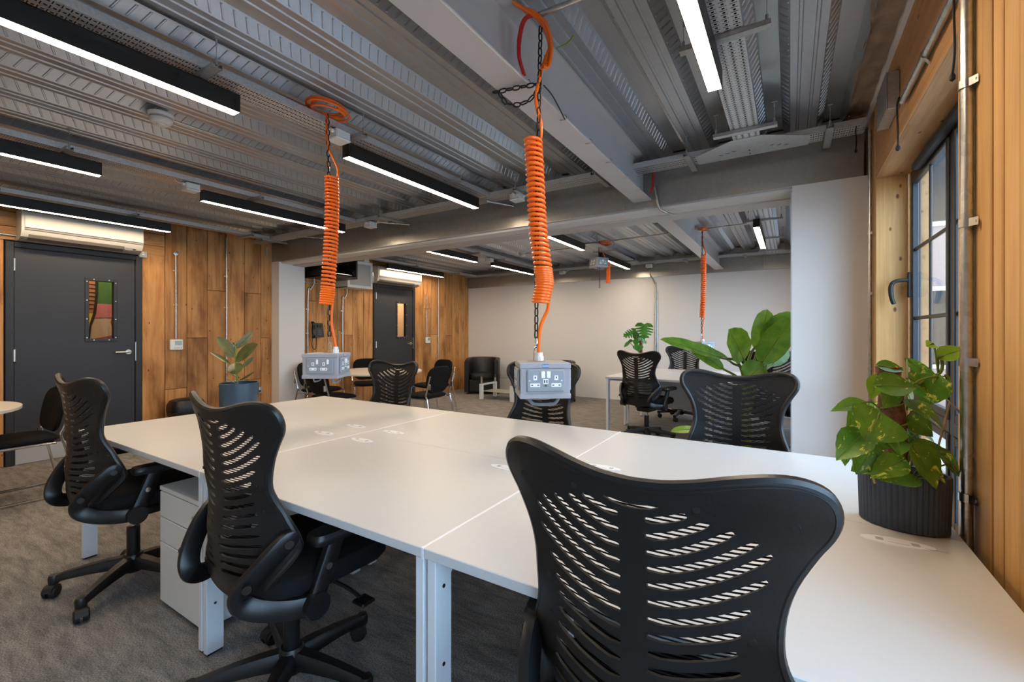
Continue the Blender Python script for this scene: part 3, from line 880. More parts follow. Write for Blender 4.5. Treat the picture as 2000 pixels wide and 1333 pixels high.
def ribbon(path, width, thick, n=10, flat='x', m=None):
    """closed rounded bar: path of points, width across the path in its plane, thick along axis flat"""
    m = m or MB(); P_ = [Vector(p) for p in path]; k = len(P_); vs = []
    ax = {'x': Vector((1, 0, 0)), 'z': Vector((0, 0, 1)), 'y': Vector((0, 1, 0))}[flat]
    for i in range(k):
        t = (P_[min(i+1, k-1)]-P_[max(i-1, 0)]).normalized(); nrm = t.cross(ax).normalized()
        w = width[i] if hasattr(width, '__len__') else width; th = thick[i] if hasattr(thick, '__len__') else thick
        for q in range(n):
            a = 2*math.pi*q/n; c, s = math.cos(a), math.sin(a)
            e = 0.6
            vs.append(P_[i] + nrm*(w/2*math.copysign(abs(c)**e, c)) + ax*(th/2*math.copysign(abs(s)**e, s)))
    fs = [(i*n+q, i*n+(q+1) % n, (i+1)*n+(q+1) % n, (i+1)*n+q) for i in range(k-1) for q in range(n)]
    fs.append(tuple(range(n-1, -1, -1))); fs.append(tuple((k-1)*n+q for q in range(n)))
    return m.add(vs, fs)
def cushion(w, d, z0, z1, cy, rr=0.09, front=0.0, n=44, bulge=0.012):
    m = MB(); rings = []
    prof = [(0.70, z0), (0.94, z0), (1.0, z0+(z1-z0)*0.35), (1.0, z0+(z1-z0)*0.62), (0.965, z1-0.008), (0.90, z1), (0.6, z1+bulge*0.5), (0.0, z1+bulge*0.6)]
    vs, fs = [], []
    for (s, z) in prof:
        if s == 0: vs.append((0, cy, z)); continue
        for q in range(n):
            a = 2*math.pi*q/n; c, t = math.cos(a), math.sin(a); e = 0.42
            x = w/2*math.copysign(abs(c)**e, c); y = d/2*math.copysign(abs(t)**e, t)
            ins = (1-s)*min(w, d)/2
            x = math.copysign(max(abs(x)-ins, 0) if s > 0.8 else abs(x)*s, x); y = math.copysign(max(abs(y)-ins, 0) if s > 0.8 else abs(y)*s, y)
            vs.append((x, cy+y, z-front*max(0, y/(d/2))**3))
    k = len(prof)-1
    for i in range(k-1):
        for q in range(n): fs.append((i*n+q, i*n+(q+1) % n, (i+1)*n+(q+1) % n, (i+1)*n+q))
    for q in range(n): fs.append(((k-1)*n+q, (k-1)*n+(q+1) % n, k*n))
    fs.append(tuple(range(n-1, -1, -1)))
    m.add(vs, fs); return m
def make_office_chair():
    r = empty('office_chair')
    sh = link('back_shell', shell_mesh(), 'black_plastic', r)
    for s in (-1, 1):
        for (x, z) in ((.225, .985), (.10, 0.995), (.17, .80), (.175, .72), (.115, .455)):
            y = back_y(s*x, z); m = MB(); m.tube([(s*x, y-0.0012, z), (s*x, y+0.002, z)], 0.0055, 10); m.build('screw', 'matt_black', sh)
    m = MB(); m.tube([(x*0.992, back_y(x, z)+0.0125, z) for x, z in OUTL], 0.0125, 10, closed=True); m.build('back_rim', 'black_plastic', r)
    o = link('back_mesh', mesh_rows(), 'mesh_black', r); o['kind'] = 'stuff'
    cushion(0.50, 0.49, 0.435, 0.512, 0.03, front=0.03).build('seat', 'black_fabric', r)
    m = MB(); m.box(-0.20, -0.17, 0.412, 0.20, 0.20, 0.440, 0.012); m.build('seat_pan', 'black_plastic', r)
    m = MB(); ribbon([(0, -0.15, 0.405), (0, -0.19, 0.415), (0, -0.20, 0.47), (0, -0.212, 0.53)], [0.03, 0.03, 0.02, 0.014], [0.07, 0.06, 0.045, 0.03], 10, 'x', m)
    m.box(-0.05, -0.18, 0.39, 0.05, 0.05, 0.412, 0.006); m.build('back_bar', 'black_plastic', r)
    for s in (-1, 1):
        X = s*0.262
        path = smooth_path([(s*0.246, -0.135, 0.652), (s*0.228, -0.188, 0.602), (s*0.204, -0.225, 0.556), (s*0.180, -0.248, 0.518), (s*0.166, -0.254, 0.484), (s*0.170, -0.240, 0.456), (s*0.196, -0.20, 0.434), (s*0.235, -0.145, 0.422), (s*0.262, -0.082, 0.417)], 4)
        wd = [0.034, 0.056] + [0.064]*(len(path)-4) + [0.056, 0.046]
        m = MB(); ribbon(path, wd, 0.034, 12, 'x', m); br = m.build('back_bracket', 'black_plastic', r)
        for (xx, yy, zz) in ((0.243, -0.152, 0.630), (0.196, -0.25, 0.527)):
            m = MB(); m.tube([(s*xx, yy, zz), (s*(xx+0.020), yy-0.008, zz)], 0.0125, 14); m.build('bolt_cap', 'black_plastic', br)
        m = MB(); m.box(s*0.15, -0.11, 0.398, s*0.262, -0.055, 0.418, 0.005); m.build('side_arm', 'black_plastic', br)
        m = MB(); m.tube([(X-s*0.022, -0.080, 0.417), (X+s*0.026, -0.080, 0.417)], 0.040, 20)
        ribbon(smooth_path([(X, -0.080, 0.417), (X, -0.056, 0.475), (X*1.01, -0.026, 0.55), (X*1.02, -0.006, 0.602)], 3), 0.056, 0.034, 12, 'x', m)
        po = m.build('arm_post', 'black_plastic', r)
        m = MB(); m.tube([(X+s*0.015, -0.040, 0.522), (X+s*0.0205, -0.040, 0.522)], 0.011, 14); m.build('bolt', 'chrome', po)
        c = cushion(0.085, 0.255, 0.0, 0.032, 0.0, n=28, bulge=0.004)
        c.build('armrest', 'black_plastic', r, (s*0.270, 0.03, 0.602))
    m = MB(); m.box(-0.085, -0.10, 0.335, 0.085, 0.10, 0.400, 0.015); m.tube([(0.0, 0.10, 0.352), (0.0, 0.14, 0.352)], 0.030, 16); me = m.build('tilt_mechanism', 'black_plastic', r)
    m = MB(); m.tube(smooth_path([(0.06, 0.06, 0.385), (0.20, 0.075, 0.378), (0.28, 0.08, 0.362)], 4), 0.007, 8)
    m.box(0.265, 0.052, 0.350, 0.325, 0.108, 0.362, 0.005); m.build('height_lever', 'black_plastic', me)
    m = MB(); m.cyl(0, 0, 0.10, 0.285, 0.0275, 20); m.build('gas_column', 'black_plastic', r)
    m = MB(); m.cyl(0, 0, 0.28, 0.345, 0.016, 16); m.build('piston', 'chrome', r)
    m = MB(); m.lathe([(0, 0.062), (0.038, 0.062), (0.045, 0.08), (0.045, 0.135), (0.036, 0.15), (0, 0.15)], 20); m.build('base_hub', 'black_plastic', r)
    for i in range(5):
        a = R(72*i+18); ca, sa = math.cos(a), math.sin(a)
        T = Matrix.Rotation(a, 4, 'Z')
        m = MB()
        path = [(0.03, 0, 0.112), (0.10, 0, 0.111), (0.18, 0, 0.104), (0.25, 0, 0.094), (0.305, 0, 0.084)]
        vs = []
        n = 10
        for q, (x, y, z) in enumerate(path):
            w = (0.062, 0.056, 0.048, 0.042, 0.038)[q]; h = (0.056, 0.048, 0.040, 0.034, 0.030)[q]
            prof = [(-1, -.5), (-1, .15), (-.62, .5), (.62, .5), (1, .15), (1, -.5)]
            for (u, v) in prof: vs.append((x, u*w/2, z+v*h))
        n = 6
        fs = [(i_*n+q, i_*n+(q+1) % n, (i_+1)*n+(q+1) % n, (i_+1)*n+q) for i_ in range(4) for q in range(n)]
        fs.append(tuple(range(n-1, -1, -1))); fs.append(tuple(4*n+q for q in range(n)))
        m.add(vs, fs, T)
        m.lathe([(0, 0.062), (0.021, 0.062), (0.023, 0.088), (0.018, 0.102), (0, 0.104)], 14, mat=Matrix.Translation((0.305*ca, 0.305*sa, 0)))
        leg = m.build('base_leg', 'black_plastic', r)
        m = MB(); d = R(37*i+20)
        C = Matrix.Translation((0.305*ca, 0.305*sa, 0)) @ Matrix.Rotation(d, 4, 'Z')
        m.tube([(0, 0, 0.045), (0, 0, 0.066)], 0.008, 8, mat=C)
        for s in (-1, 1):
            m.tube([(-0.016, s*0.006, 0.029), (-0.016, s*0.020, 0.029), (-0.016, s*0.027, 0.029)], [0.029, 0.029, 0.022], 18, mat=C)
        hood = [(-0.016+0.033*math.cos(t), 0.029+0.033*math.sin(t)) for t in [R(v) for v in range(-10, 171, 20)]]
        m.prism(hood, -0.021, 0.021, 'y', mat=C)
        m.build('caster', 'black_rubber', leg)
    return r
oc = make_office_chair()
GC = 'black mesh office chairs'
spots = [
 (-2.832, 0.909, 1, 0.01, 'black office chair at the near desk before the black door, rear-left of the group'),
 (-1.514, 0.939, -1.5, 0, 'black office chair beside the white drawer pedestal, casters fully visible'),
 (-0.212, 0.964, -1.4, 0, 'black slotted office chair in the foreground, largest of all'),
 (-2.74, 2.37, 180, -0.03, 'black mesh office chair across the desk in front of the second black door'),
 (-1.40, 2.42, 178, 0, 'black mesh office chair behind the hanging box with the blue label'),
 (-0.235, 2.40, 181, 0, 'black mesh office chair across the desk before the banana plant'),
 (-1.444, 5.34, -13.7, -0.01, 'black slotted office chair before the monstera in the back room'),
 (-1.36, 6.86, 176, -0.01, 'black office chair against the far white wall behind the back bench'),
 (-0.19, 5.29, 6, 0.02, 'black office chair half hidden behind banana leaves and the white pier')]
for i, (x, y, a, dz, lab) in enumerate(spots):
    c = oc if i == 0 else copy_tree(oc)
    c.location = (x, y, 0); c.rotation_euler = (0, 0, R(a)); tag(c, lab, 'chair', GC)
    if dz:
        for ch in c.children:
            if ch.name.split('.')[0] not in ('base_hub', 'base_leg', 'gas_column'): ch.location.z += dz

# ------------------------------------------------------------------ meeting tables and visitor chairs
def round_table(x, y, r, label, base='chrome'):
    t = tag(empty('round_table', (x, y, 0)), label, 'table', 'round meeting tables')
    MB().lathe([(0, DT-0.025), (r-0.002, DT-0.025), (r, DT-0.022), (r, DT-0.003), (r-0.003, DT), (0, DT)], 72).build('table_top', 'table_cream', t)
    MB().lathe([(0, 0.03), (0.035, 0.03), (0.035, DT-0.06), (0.10, DT-0.03), (0.10, DT-0.025), (0, DT-0.025)], 24).build('pillar', 'chrome', t)
    MB().lathe([(0, 0), (0.28, 0), (0.28, 0.008), (0.05, 0.03), (0, 0.03)], 40).build('base_plate', 'chrome', t)
    return t
round_table(-5.03, 0.37, 0.55, 'round cream meeting table at the left edge by the black door')
round_table(-4.95, 4.37, 0.60, 'round cream meeting table with black chairs in the back room')
def make_visitor(sled):
    r = empty('visitor_chair')
    c = cushion(0.46, 0.44, 0.425, 0.468, 0.02, front=0.012, n=36); c.build('seat', 'black_fabric', r)
    # padded back: rounded oblong, slightly curved
    vs = []; n = 28; ring = []
    m = MB()
    def bk(u, v, t):
        a = 2*math.pi*u; e = 0.55
        c, s = math.cos(a), math.sin(a)
        x = 0.225*v*math.copysign(abs(c)**e, c); z = 0.175*v*math.copysign(abs(s)**e, s)
        x *= 1-0.08*(1 if z < 0 else 0)*abs(z)/0.175
        return (x, -0.215-0.20*z+0.45*x*x+t, 0.655+z)
    for (v0, v1, t0, t1) in ((0, .6, -.020, -.020), (.6, .95, -.020, -.016), (.95, 1, -.016, 0), (1, .95, 0, .014), (.95, .6, .014, .020), (.6, 0, .020, .020)):
        m.grid(lambda u, w: bk(u, v0+(v1-v0)*w, t0+(t1-t0)*w), n, 2, closed_u=True)
    m.build('backrest', 'black_fabric', r, smooth=50)
    for s in (-1, 1):
        m = MB(); X = s*0.235
        if sled:
            pts = [(s*0.232, -0.255, 0.70), (X, -0.205, 0.53), (X, -0.185, 0.47), (X, -0.215, 0.36), (X, -0.265, 0.10), (X, -0.275, 0.03), (X, -0.24, 0.012), (X, 0.20, 0.012), (X, 0.25, 0.02), (X, 0.262, 0.06), (X, 0.245, 0.40), (X, 0.21, 0.418), (X, -0.16, 0.418)]
        else:
            pts = [(s*0.232, -0.262, 0.72), (X, -0.21, 0.53), (X, -0.195, 0.46), (X, -0.215, 0.40), (X*1.04, -0.29, 0.012)]
        m.tube(smooth_path(pts, 4), 0.010, 10)
        if not sled:
            m.tube(smooth_path([(X, -0.20, 0.418), (X, 0.16, 0.418), (X, 0.215, 0.41), (X*1.01, 0.235, 0.37), (X*1.04, 0.25, 0.012)], 4), 0.010, 10)
        f = m.build('side_frame', 'chrome', r)
        m = MB(); m.box(s*0.218, -0.262, 0.545, s*0.232, -0.225, 0.615, 0.004); m.build('back_clip', 'brushed_steel', f)
    m = MB(); m.tube([(-0.235, 0.12, 0.416), (0.235, 0.12, 0.416)], 0.009, 8); m.tube([(-0.235, -0.15, 0.416), (0.235, -0.15, 0.416)], 0.009, 8); m.build('cross_tube', 'chrome', r)
    return r
GV = 'black visitor chairs with chrome frames'
v = make_visitor(True); v.location = (-5.03, 0.90, 0); v.rotation_euler = (0, 0, R(181))
tag(v, 'black visitor chair on a chrome sled frame by the black door', 'chair', GV)
v0 = None
for (x, y, lab) in ((-5.80, 4.92, 'black visitor chair facing the room between back table and black door'),
                    (-4.77, 5.30, 'black visitor chair by the wall sockets, furthest right of the back table'),
                    (-4.07, 4.40, 'black visitor chair partly hidden behind the mesh chair, right of the back table'),
                    (-5.00, 3.66, 'black visitor chair seen from behind beneath the left hanging box'),
                    (-5.78, 3.98+0.05, 'black visitor chair against the boards left of the back table')):
    if v0 is None: v0 = c = make_visitor(False)
    else: c = copy_tree(v0)
    c.location = (x, y, 0); c.rotation_euler = (0, 0, math.atan2(4.37-y, -4.95-x)-math.pi/2); tag(c, lab, 'chair', GV)

# ------------------------------------------------------------------ tub chairs and coffee table
def make_tub():
    r = empty('tub_chair')
    n = 40
    def arc(t, off):       # plan outline of the wrap-around shell, open to +y
        W, D = 0.35-off, 0.33-off
        if t < 0.25: return (-W, 0.30-(t/0.25)*0.32)
        if t > 0.75: return (W, -0.02+((t-0.75)/0.25)*0.32)
        a = math.pi + (t-0.25)/0.5*math.pi
        return (W*math.cos(a), -0.02+D*math.sin(a))
    def top(t): return 0.74-0.05*abs(2*t-1)**6
    m = MB(); vs = []; fs = []
    prof = 6
    for i in range(n+1):
        t = i/n; h = top(t); o = arc(t, 0); q = arc(t, 0.085)
        mo = arc(t, 0.012); mi = arc(t, 0.072); mid = arc(t, 0.04)
        vs += [(o[0], o[1], 0.05), (o[0], o[1], h-0.03), (mo[0], mo[1], h-0.008), (mid[0], mid[1], h), (mi[0], mi[1], h-0.008), (q[0], q[1], h-0.03), (q[0], q[1], 0.05)]
    k = 7
    for i in range(n):
        for j in range(k): fs.append((i*k+j, i*k+(j+1) % k, (i+1)*k+(j+1) % k, (i+1)*k+j))
    fs.append(tuple(range(k-1, -1, -1))); fs.append(tuple(n*k+j for j in range(k)))
    m.add(vs, fs); m.build('wrap_shell', 'black_leather', r)
    cushion(0.52, 0.56, 0.30, 0.42, 0.02, n=36).build('seat_cushion', 'black_leather', r)
    MB().box(-0.26, -0.22, 0.05, 0.26, 0.27, 0.30, 0.01).build('seat_base', 'black_leather', r)
    for sx in (-0.27, 0.27):
        for sy in (-0.2, 0.24): MB().cyl(sx, sy, 0, 0.05, 0.02, 12).build('foot', 'matt_black', r)
    return r
GT = 'black tub armchairs'
t = make_tub(); t.location = (-5.45, 7.62, 0); t.rotation_euler = (0, 0, R(-152)); tag(t, 'black leather tub armchair in the corner by the boarded wall', 'armchair', GT)
c = copy_tree(t); c.location = (-3.66, 7.42, 0); c.rotation_euler = (0, 0, R(160)); tag(c, 'black leather tub armchair mostly hidden behind a hanging box', 'armchair', GT)
ct = tag(empty('coffee_table', (-4.62, 7.10, 0)), 'low glass coffee table with white block legs beside the tub armchair', 'table')
MB().box(-0.46, -0.32, 0.435, 0.46, 0.32, 0.445, 0.003).build('glass_top', 'table_glass', ct)
MB().box(-0.34, -0.20, 0.145, 0.34, 0.20, 0.153, 0.002).build('glass_shelf', 'frosted_glass', ct)
for sx in (-1, 1):
    for sy in (-1, 1):
        l = MB().box(sx*0.34-0.035, sy*0.23-0.025, 0, sx*0.34+0.035, sy*0.23+0.025, 0.29, 0.004).build('leg', 'white_steel', ct)
        MB().cyl(sx*0.34, sy*0.23, 0.29, 0.435, 0.022, 16).build('steel_post', 'brushed_steel', l)
    m = MB(); m.box(sx*0.34-0.03, -0.205, 0.262, sx*0.34+0.03, 0.205, 0.29, 0.003); m.build('side_rail', 'white_steel', ct)

# ------------------------------------------------------------------ waste bin by the door
bn = tag(empty('waste_bin', (-6.02, 2.43, 0)), 'black bin with a domed swing lid and liner by the boarded wall', 'bin')
def rrect(w, d, z, n=32):
    return [(w/2*math.copysign(abs(math.cos(2*math.pi*q/n))**0.5, math.cos(2*math.pi*q/n)), d/2*math.copysign(abs(math.sin(2*math.pi*q/n))**0.5, math.sin(2*math.pi*q/n)), z) for q in range(n)]
def loft(rings, m=None):
    m = m or MB(); n = len(rings[0]); vs = [p for r_ in rings for p in r_]
    fs = [(i*n+q, i*n+(q+1) % n, (i+1)*n+(q+1) % n, (i+1)*n+q) for i in range(len(rings)-1) for q in range(n)]
    fs.append(tuple(range(n-1, -1, -1))); fs.append(tuple((len(rings)-1)*n+q for q in range(n)))
    return m.add(vs, fs)
loft([rrect(0.26, 0.28, 0), rrect(0.28, 0.32, 0.36)]).build('body', 'black_rubber', bn)
loft([rrect(0.285, 0.33, 0.30), rrect(0.30, 0.345, 0.355), rrect(0.288, 0.33, 0.365)]).build('liner', 'black_leather', bn)
m = MB(); loft([rrect(0.30, 0.35, 0.362), rrect(0.30, 0.35, 0.385), rrect(0.29, 0.34, 0.43), rrect(0.25, 0.29, 0.475), rrect(0.16, 0.19, 0.492)], m); m.build('lid', 'black_plastic', bn)
# ------------------------------------------------------------------ linear LED lamps
LZ = 2.37
def make_lamp(x, y0, y1, label):
    L = y1-y0
    o = tag(empty('linear_lamp', (x, (y0+y1)/2, LZ)), label, 'ceiling lamp', 'black linear lamps')
    m = MB(); w, h = 0.031, 0.089
    m.box(-w, -L/2, 0.0, -w+0.003, L/2, h); m.box(w-0.003, -L/2, 0.0, w, L/2, h); m.box(-w, -L/2, h-0.003, w, L/2, h)
    m.box(-w+0.003, -L/2, 0.0, w-0.003, -L/2+0.003, h); m.box(-w+0.003, L/2-0.003, 0.0, w-0.003, L/2, h)
    m.build('housing', 'fixture_black', o, smooth=0)
    m = MB(); m.box(-w+0.0032, -L/2+0.0032, 0.0005, w-0.0032, L/2-0.0032, 0.006); m.build('diffuser', 'led_diffuser', o, smooth=0)
    for q in (-0.38, 0.38):
        m = MB(); m.box(-0.012, q*L-0.02, h, 0.012, q*L+0.02, 0.0935, 0.001); m.build('mounting_clip', 'galvanised', o)
make_lamp(-0.290, 0.82, 2.215, 'black linear lamp at top right under the wide perforated tray')
make_lamp(-2.370, -0.19, 1.180, 'long black linear lamp across the top left corner')
make_lamp(-2.372, 1.83, 3.205, 'black linear lamp in the centre between the two nearest orange coils')
make_lamp(-4.135, -0.23, 1.140, 'black linear lamp at the left edge below the smoke detector')
make_lamp(-4.185, 1.80, 3.205, 'black linear lamp crossing behind the left orange coil')
make_lamp(-5.800, 0.81, 2.185, 'black linear lamp in front of the air conditioner over the first door')
make_lamp(-4.205, 4.32, 5.690, 'black linear lamp in the back room, nearest the air conditioner row')
make_lamp(-4.185, 6.10, 7.470, 'black linear lamp in the back room left of the second orange coil')
make_lamp(-5.915, 5.42, 6.880, 'black linear lamp in front of the back-room air conditioner')
make_lamp(-2.372, 4.30, 5.625, 'black linear lamp in the back room just behind the beam')
make_lamp(-2.400, 6.35, 7.730, 'black linear lamp beside the raised grey socket box')
make_lamp(-0.300, 5.33, 6.750, 'black linear lamp in the back room nearest the white pier')

# ------------------------------------------------------------------ perforated cable trays
TZ = 2.485
def tray_mesh(length, width, cols, pitch=0.026):
    """tray along +x from 0 to length, centred on y, real holes: square holes and cross slots in turn"""
    m = MB(); hw = width/2
    cs = [(-hw + width*(i+0.5)/cols) for i in range(cols)]
    sq, sl = 0.0048, min(0.0125, width/cols*0.36)
    yl = [-hw]
    for c in cs: yl += [c-sl, c-sq, c+sq, c+sl]
    yl.append(hw)
    n = int(length/pitch); pitch = length/n
    vs, fs, ix = [], [], {}
    xl = []
    for i in range(n):
        a = i*pitch; xl += [a, a+pitch*0.10, a+pitch*0.10+0.0035, a+pitch*0.5, a+pitch*0.5+0.010]
    xl.append(length)
    def vid(i, j):
        k = (i, j)
        if k not in ix: ix[k] = len(vs); vs.append((xl[i], yl[j], 0))
        return ix[k]
    for i in range(len(xl)-1):
        ph = i % 5; j = 0
        runs = []
        if ph == 1:     # cross slot row
            holes = [(1+4*c, 4+4*c) for c in range(cols)]
        elif ph == 3: holes = [(2+4*c, 3+4*c) for c in range(cols)]
        else: holes = []
        for j in range(len(yl)-1):
            if any(a <= j < b for a, b in holes): continue
            fs.append((vid(i, j), vid(i, j+1), vid(i+1, j+1), vid(i+1, j)))
    m.add(vs, fs)
    for s in (-1, 1):
        m.box(0, s*hw, 0, length, s*(hw+0.0015), 0.038); m.box(0, s*hw, 0.036, length, s*(hw-0.006), 0.038)
    return m.mesh('perforated_tray', 0)
CH = None
def channel_mesh(L):
    m = MB(); h = L/2
    m.box(-h, -0.020, 0, h, 0.020, 0.002); m.box(-h, -0.020, 0, h, -0.018, 0.020); m.box(-h, 0.018, 0, h, 0.020, 0.020)
    m.box(-h, -0.020, 0.018, h, -0.011, 0.020); m.box(-h, 0.011, 0.018, h, 0.020, 0.020)
    return m.mesh('support_channel', 0)
def hanger_mesh(top):
    m = MB(); m.tube([(0, 0, 0), (0, 0, top)], 0.0014, 6); m.tube([(0, 0, 0.012), (0, 0, 0.045)], 0.006, 8); m.tube([(0, 0, top-0.03), (0, 0, top-0.004)], 0.004, 8)
    m.box(-0.014, -0.012, top-0.004, 0.014, 0.012, top); return m.mesh('wire_hanger')
CHAN = channel_mesh(0.34); HANG = hanger_mesh(DECK-TZ+0.02); SLOTD = MB().box(-0.012, -0.0035, -0.0004, 0.012, 0.0035, 0.0004).mesh('slot')
def make_tray(p, length, along, width, cols, brackets, label):
    rz = {'x': 0.0, 'y': R(90)}[along]
    t = tag(empty('cable_tray', (p[0], p[1], TZ), rz), label, 'cable tray', 'perforated cable trays')
    link('tray_floor', tray_mesh(length, width, cols), 'tray_steel', t)
    nc = int(width/0.023)
    for q in range(nc):  # black tubes added as a dark layer so the tray holes read dark
        yy = (q-(nc-1)/2)*0.0235
        MB().tube([(0.01+length*f, yy+0.002*math.sin(f*23+q*2), 0.0125+0.001*math.sin(f*31+q)) for f in [i/24*0.995 for i in range(25)]], 0.0112, 7).build('cable', 'matt_black', t)
    for q in brackets:
        c = link('support_channel', CHAN, 'galvanised', t, (q, 0, -0.021), (0, 0, R(90)))
        for s in (-1, 1): link('wire_hanger', HANG, 'galvanised', c, (s*0.155, 0, 0.004))
    return t
def along_y(x, y0, y1, w, c, br, lab): return make_tray((x, y0), y1-y0, 'y', w, c, [b_-y0 for b_ in br], lab)
along_y(-0.232, NY+0.3, 3.28, 0.145, 4, (0.0, 1.0, 2.01, 3.0), 'wide perforated steel tray above the lamp at top right')
along_y(-2.362, NY+0.3, 3.28, 0.15, 4, (-0.6, 1.01, 1.83, 2.78), 'perforated steel tray above the lamps where the left orange coil hangs')
along_y(-4.165, NY+0.3, 3.28, 0.15, 4, (0.5, 0.95, 2.2, 2.9), 'perforated steel tray above the lamp row left of the left orange coil')
along_y(-5.83, NY+0.3, 3.28, 0.10, 3, (0.9, 1.85, 3.0), 'perforated steel tray along the top of the boarded wall')
make_tray((LX+0.03, 3.37), 6.6, 'x', 0.15, 4, [0.4, 1.45, 2.6, 4.25, 4.95, 5.62, 6.42], 'perforated steel tray running across the room along the galvanised beam')
along_y(-0.232, BY1+0.1, 7.95, 0.145, 3, (4.6, 5.5, 6.6, 7.6), 'wide perforated steel tray beside the pier in the back room')
along_y(-2.362, BY1+0.1, 7.95, 0.15, 4, (4.9, 5.7, 6.4, 7.5), 'perforated steel tray carrying the raised socket box in the back room')
along_y(-4.175, BY1+0.1, 7.95, 0.15, 4, (4.6, 5.5, 6.2, 7.3), 'perforated steel tray above the middle lamp row of the back room')
along_y(-5.93, BY1+0.1, 7.95, 0.10, 3, (4.9, 6.0, 7.2), 'perforated steel tray along the boards of the back room')
make_tray((LX+0.05, 8.02), 6.4, 'x', 0.12, 3, [0.8, 2.2, 3.6, 4.7, 5.6], 'perforated steel tray running along the far wall fascia')
# gusset plate where the wide tray meets the cross tray
m = MB(); m.prism([(-0.56, 3.46), (0.10, 3.46), (0.10, 3.30), (-0.145, 3.14), (-0.32, 3.14), (-0.56, 3.30)], 0.0, 0.002, 'z')
g = m.build('tray_junction', 'tray_steel', None, (0, 0, TZ-0.003), smooth=0); tag(g, 'flat steel tee plate joining the wide tray to the cross tray', 'cable tray')
for (x, y, a) in ((-0.40, 3.36, 20), (-0.36, 3.345, 20), (-0.32, 3.33, 20), (-0.1, 3.34, -25), (-0.06, 3.36, -25), (-0.02, 3.38, -25), (-0.23, 3.42, 90), (-0.23, 3.36, 90)):
    link('slot_mark', SLOTD, 'slot_black', g, (x, y, -0.0003), (0, 0, R(a)))

# ------------------------------------------------------------------ junction boxes, smoke detectors
def junction_box(x, y, z, label, rz=0):
    o = tag(empty('junction_box', (x, y, z), rz), label, 'junction box', 'grey junction boxes under the trays')
    MB().box(-0.05, -0.05, 0, 0.05, 0.05, 0.048, 0.006).build('box_body', 'plastic_white', o)
    MB().box(-0.053, -0.053, -0.012, 0.053, 0.053, 0.002, 0.006).build('box_lid', 'plastic_white', o)
    m = MB(); m.tube([(-0.05, 0, 0.03), (-0.075, 0, 0.03)], 0.013, 12); m.tube([(0.02, -0.05, 0.03), (0.02, -0.07, 0.03)], 0.012, 12); m.build('cable_gland', 'plastic_white', o)
    m = MB(); m.tube(smooth_path([(0.02, -0.068, 0.03), (0.015, -0.11, 0.04), (0.0, -0.115, 0.075), (-0.01, -0.08, 0.095)], 4), 0.004, 8); m.build('flex', 'plastic_white', o)
junction_box(-2.315, 1.735, 2.432, 'grey junction box beside the left orange coil, at the end of a lamp')
junction_box(-2.02, 3.33, 2.425, 'grey junction box under the cross tray behind the big orange coil', R(90))
junction_box(-3.90, 3.33, 2.425, 'grey junction box under the cross tray right of the left orange coil', R(90))
junction_box(-4.16, 1.71, 2.432, 'grey junction box at the lamp end above the boarded wall')
junction_box(-2.12, 8.0, 2.425, 'grey junction box on the far fascia above the conduit', R(90))
junction_box(-3.81, 8.0, 2.425, 'grey junction box on the far fascia left of the raised socket box', R(90))
junction_box(-4.18, 6.02, 2.432, 'grey junction box at a lamp end in the back room')
junction_box(-5.93, 4.95, 2.432, 'grey junction box above the white cabinet in the back room')
def smoke(x, y, label):
    o = tag(empty('smoke_detector', (x, y, DECK)), label, 'smoke detector', 'round smoke detectors')
    MB().lathe([(0, 0), (0.058, 0), (0.058, -0.012), (0.054, -0.018), (0, -0.018)], 28).build('base_plate', 'plastic_white', o)
    MB().lathe([(0, -0.018), (0.050, -0.018), (0.052, -0.032), (0.047, -0.046), (0.036, -0.056), (0, -0.056)], 28).build('sensor_head', 'plastic_white', o)
    MB().lathe([(0.0465, -0.024), (0.0535, -0.0245), (0.0535, -0.029), (0.0465, -0.0295)], 28).build('vent_ring', 'plastic_grey', o)
    MB().lathe([(0, -0.056), (0.022, -0.056), (0.020, -0.064), (0, -0.065)], 20).build('cap', 'plastic_white', o)
    o.scale = (1.14, 1.14, 1.14)
smoke(-3.255, 1.18, 'white smoke detector on the ribbed deck at upper left')
smoke(-3.80, 6.43, 'white smoke detector on the back-room deck')

# ------------------------------------------------------------------ hanging socket boxes
CR_ = Vector((0.8489, 0.5286, 0))      # a fixed horizontal direction along which the coils sway
def chain_mesh(pts, pitch=0.030, r=0.0032, w=0.0085):
    m = MB(); P_ = [Vector(p) for p in pts]
    seg = [(b-a).length for a, b in zip(P_, P_[1:])]; tot = sum(seg); n = max(2, int(tot/pitch))
    def at(d):
        for (a, b), l in zip(zip(P_, P_[1:]), seg):
            if d <= l: return a+(b-a)*(d/l), (b-a).normalized()
            d -= l
        return P_[-1], (P_[-1]-P_[-2]).normalized()
    for i in range(n):
        c, t = at((i+0.5)*tot/n)
        u = t.cross(Vector((0.31, 0.95, 0.02))).normalized(); v_ = t.cross(u)
        s = u if i % 2 else v_
        h = pitch*0.62
        loop = []
        for q in range(10):
            a = 2*math.pi*q/10
            loop.append(c + s*(w*math.cos(a)) + t*((h-w)*math.copysign(1, math.sin(a))*(1 if abs(math.sin(a)) > 0.2 else 0)*0.75 + w*math.sin(a)))
        m.tube(loop, r, 5, closed=True)
    return m.mesh('chain')
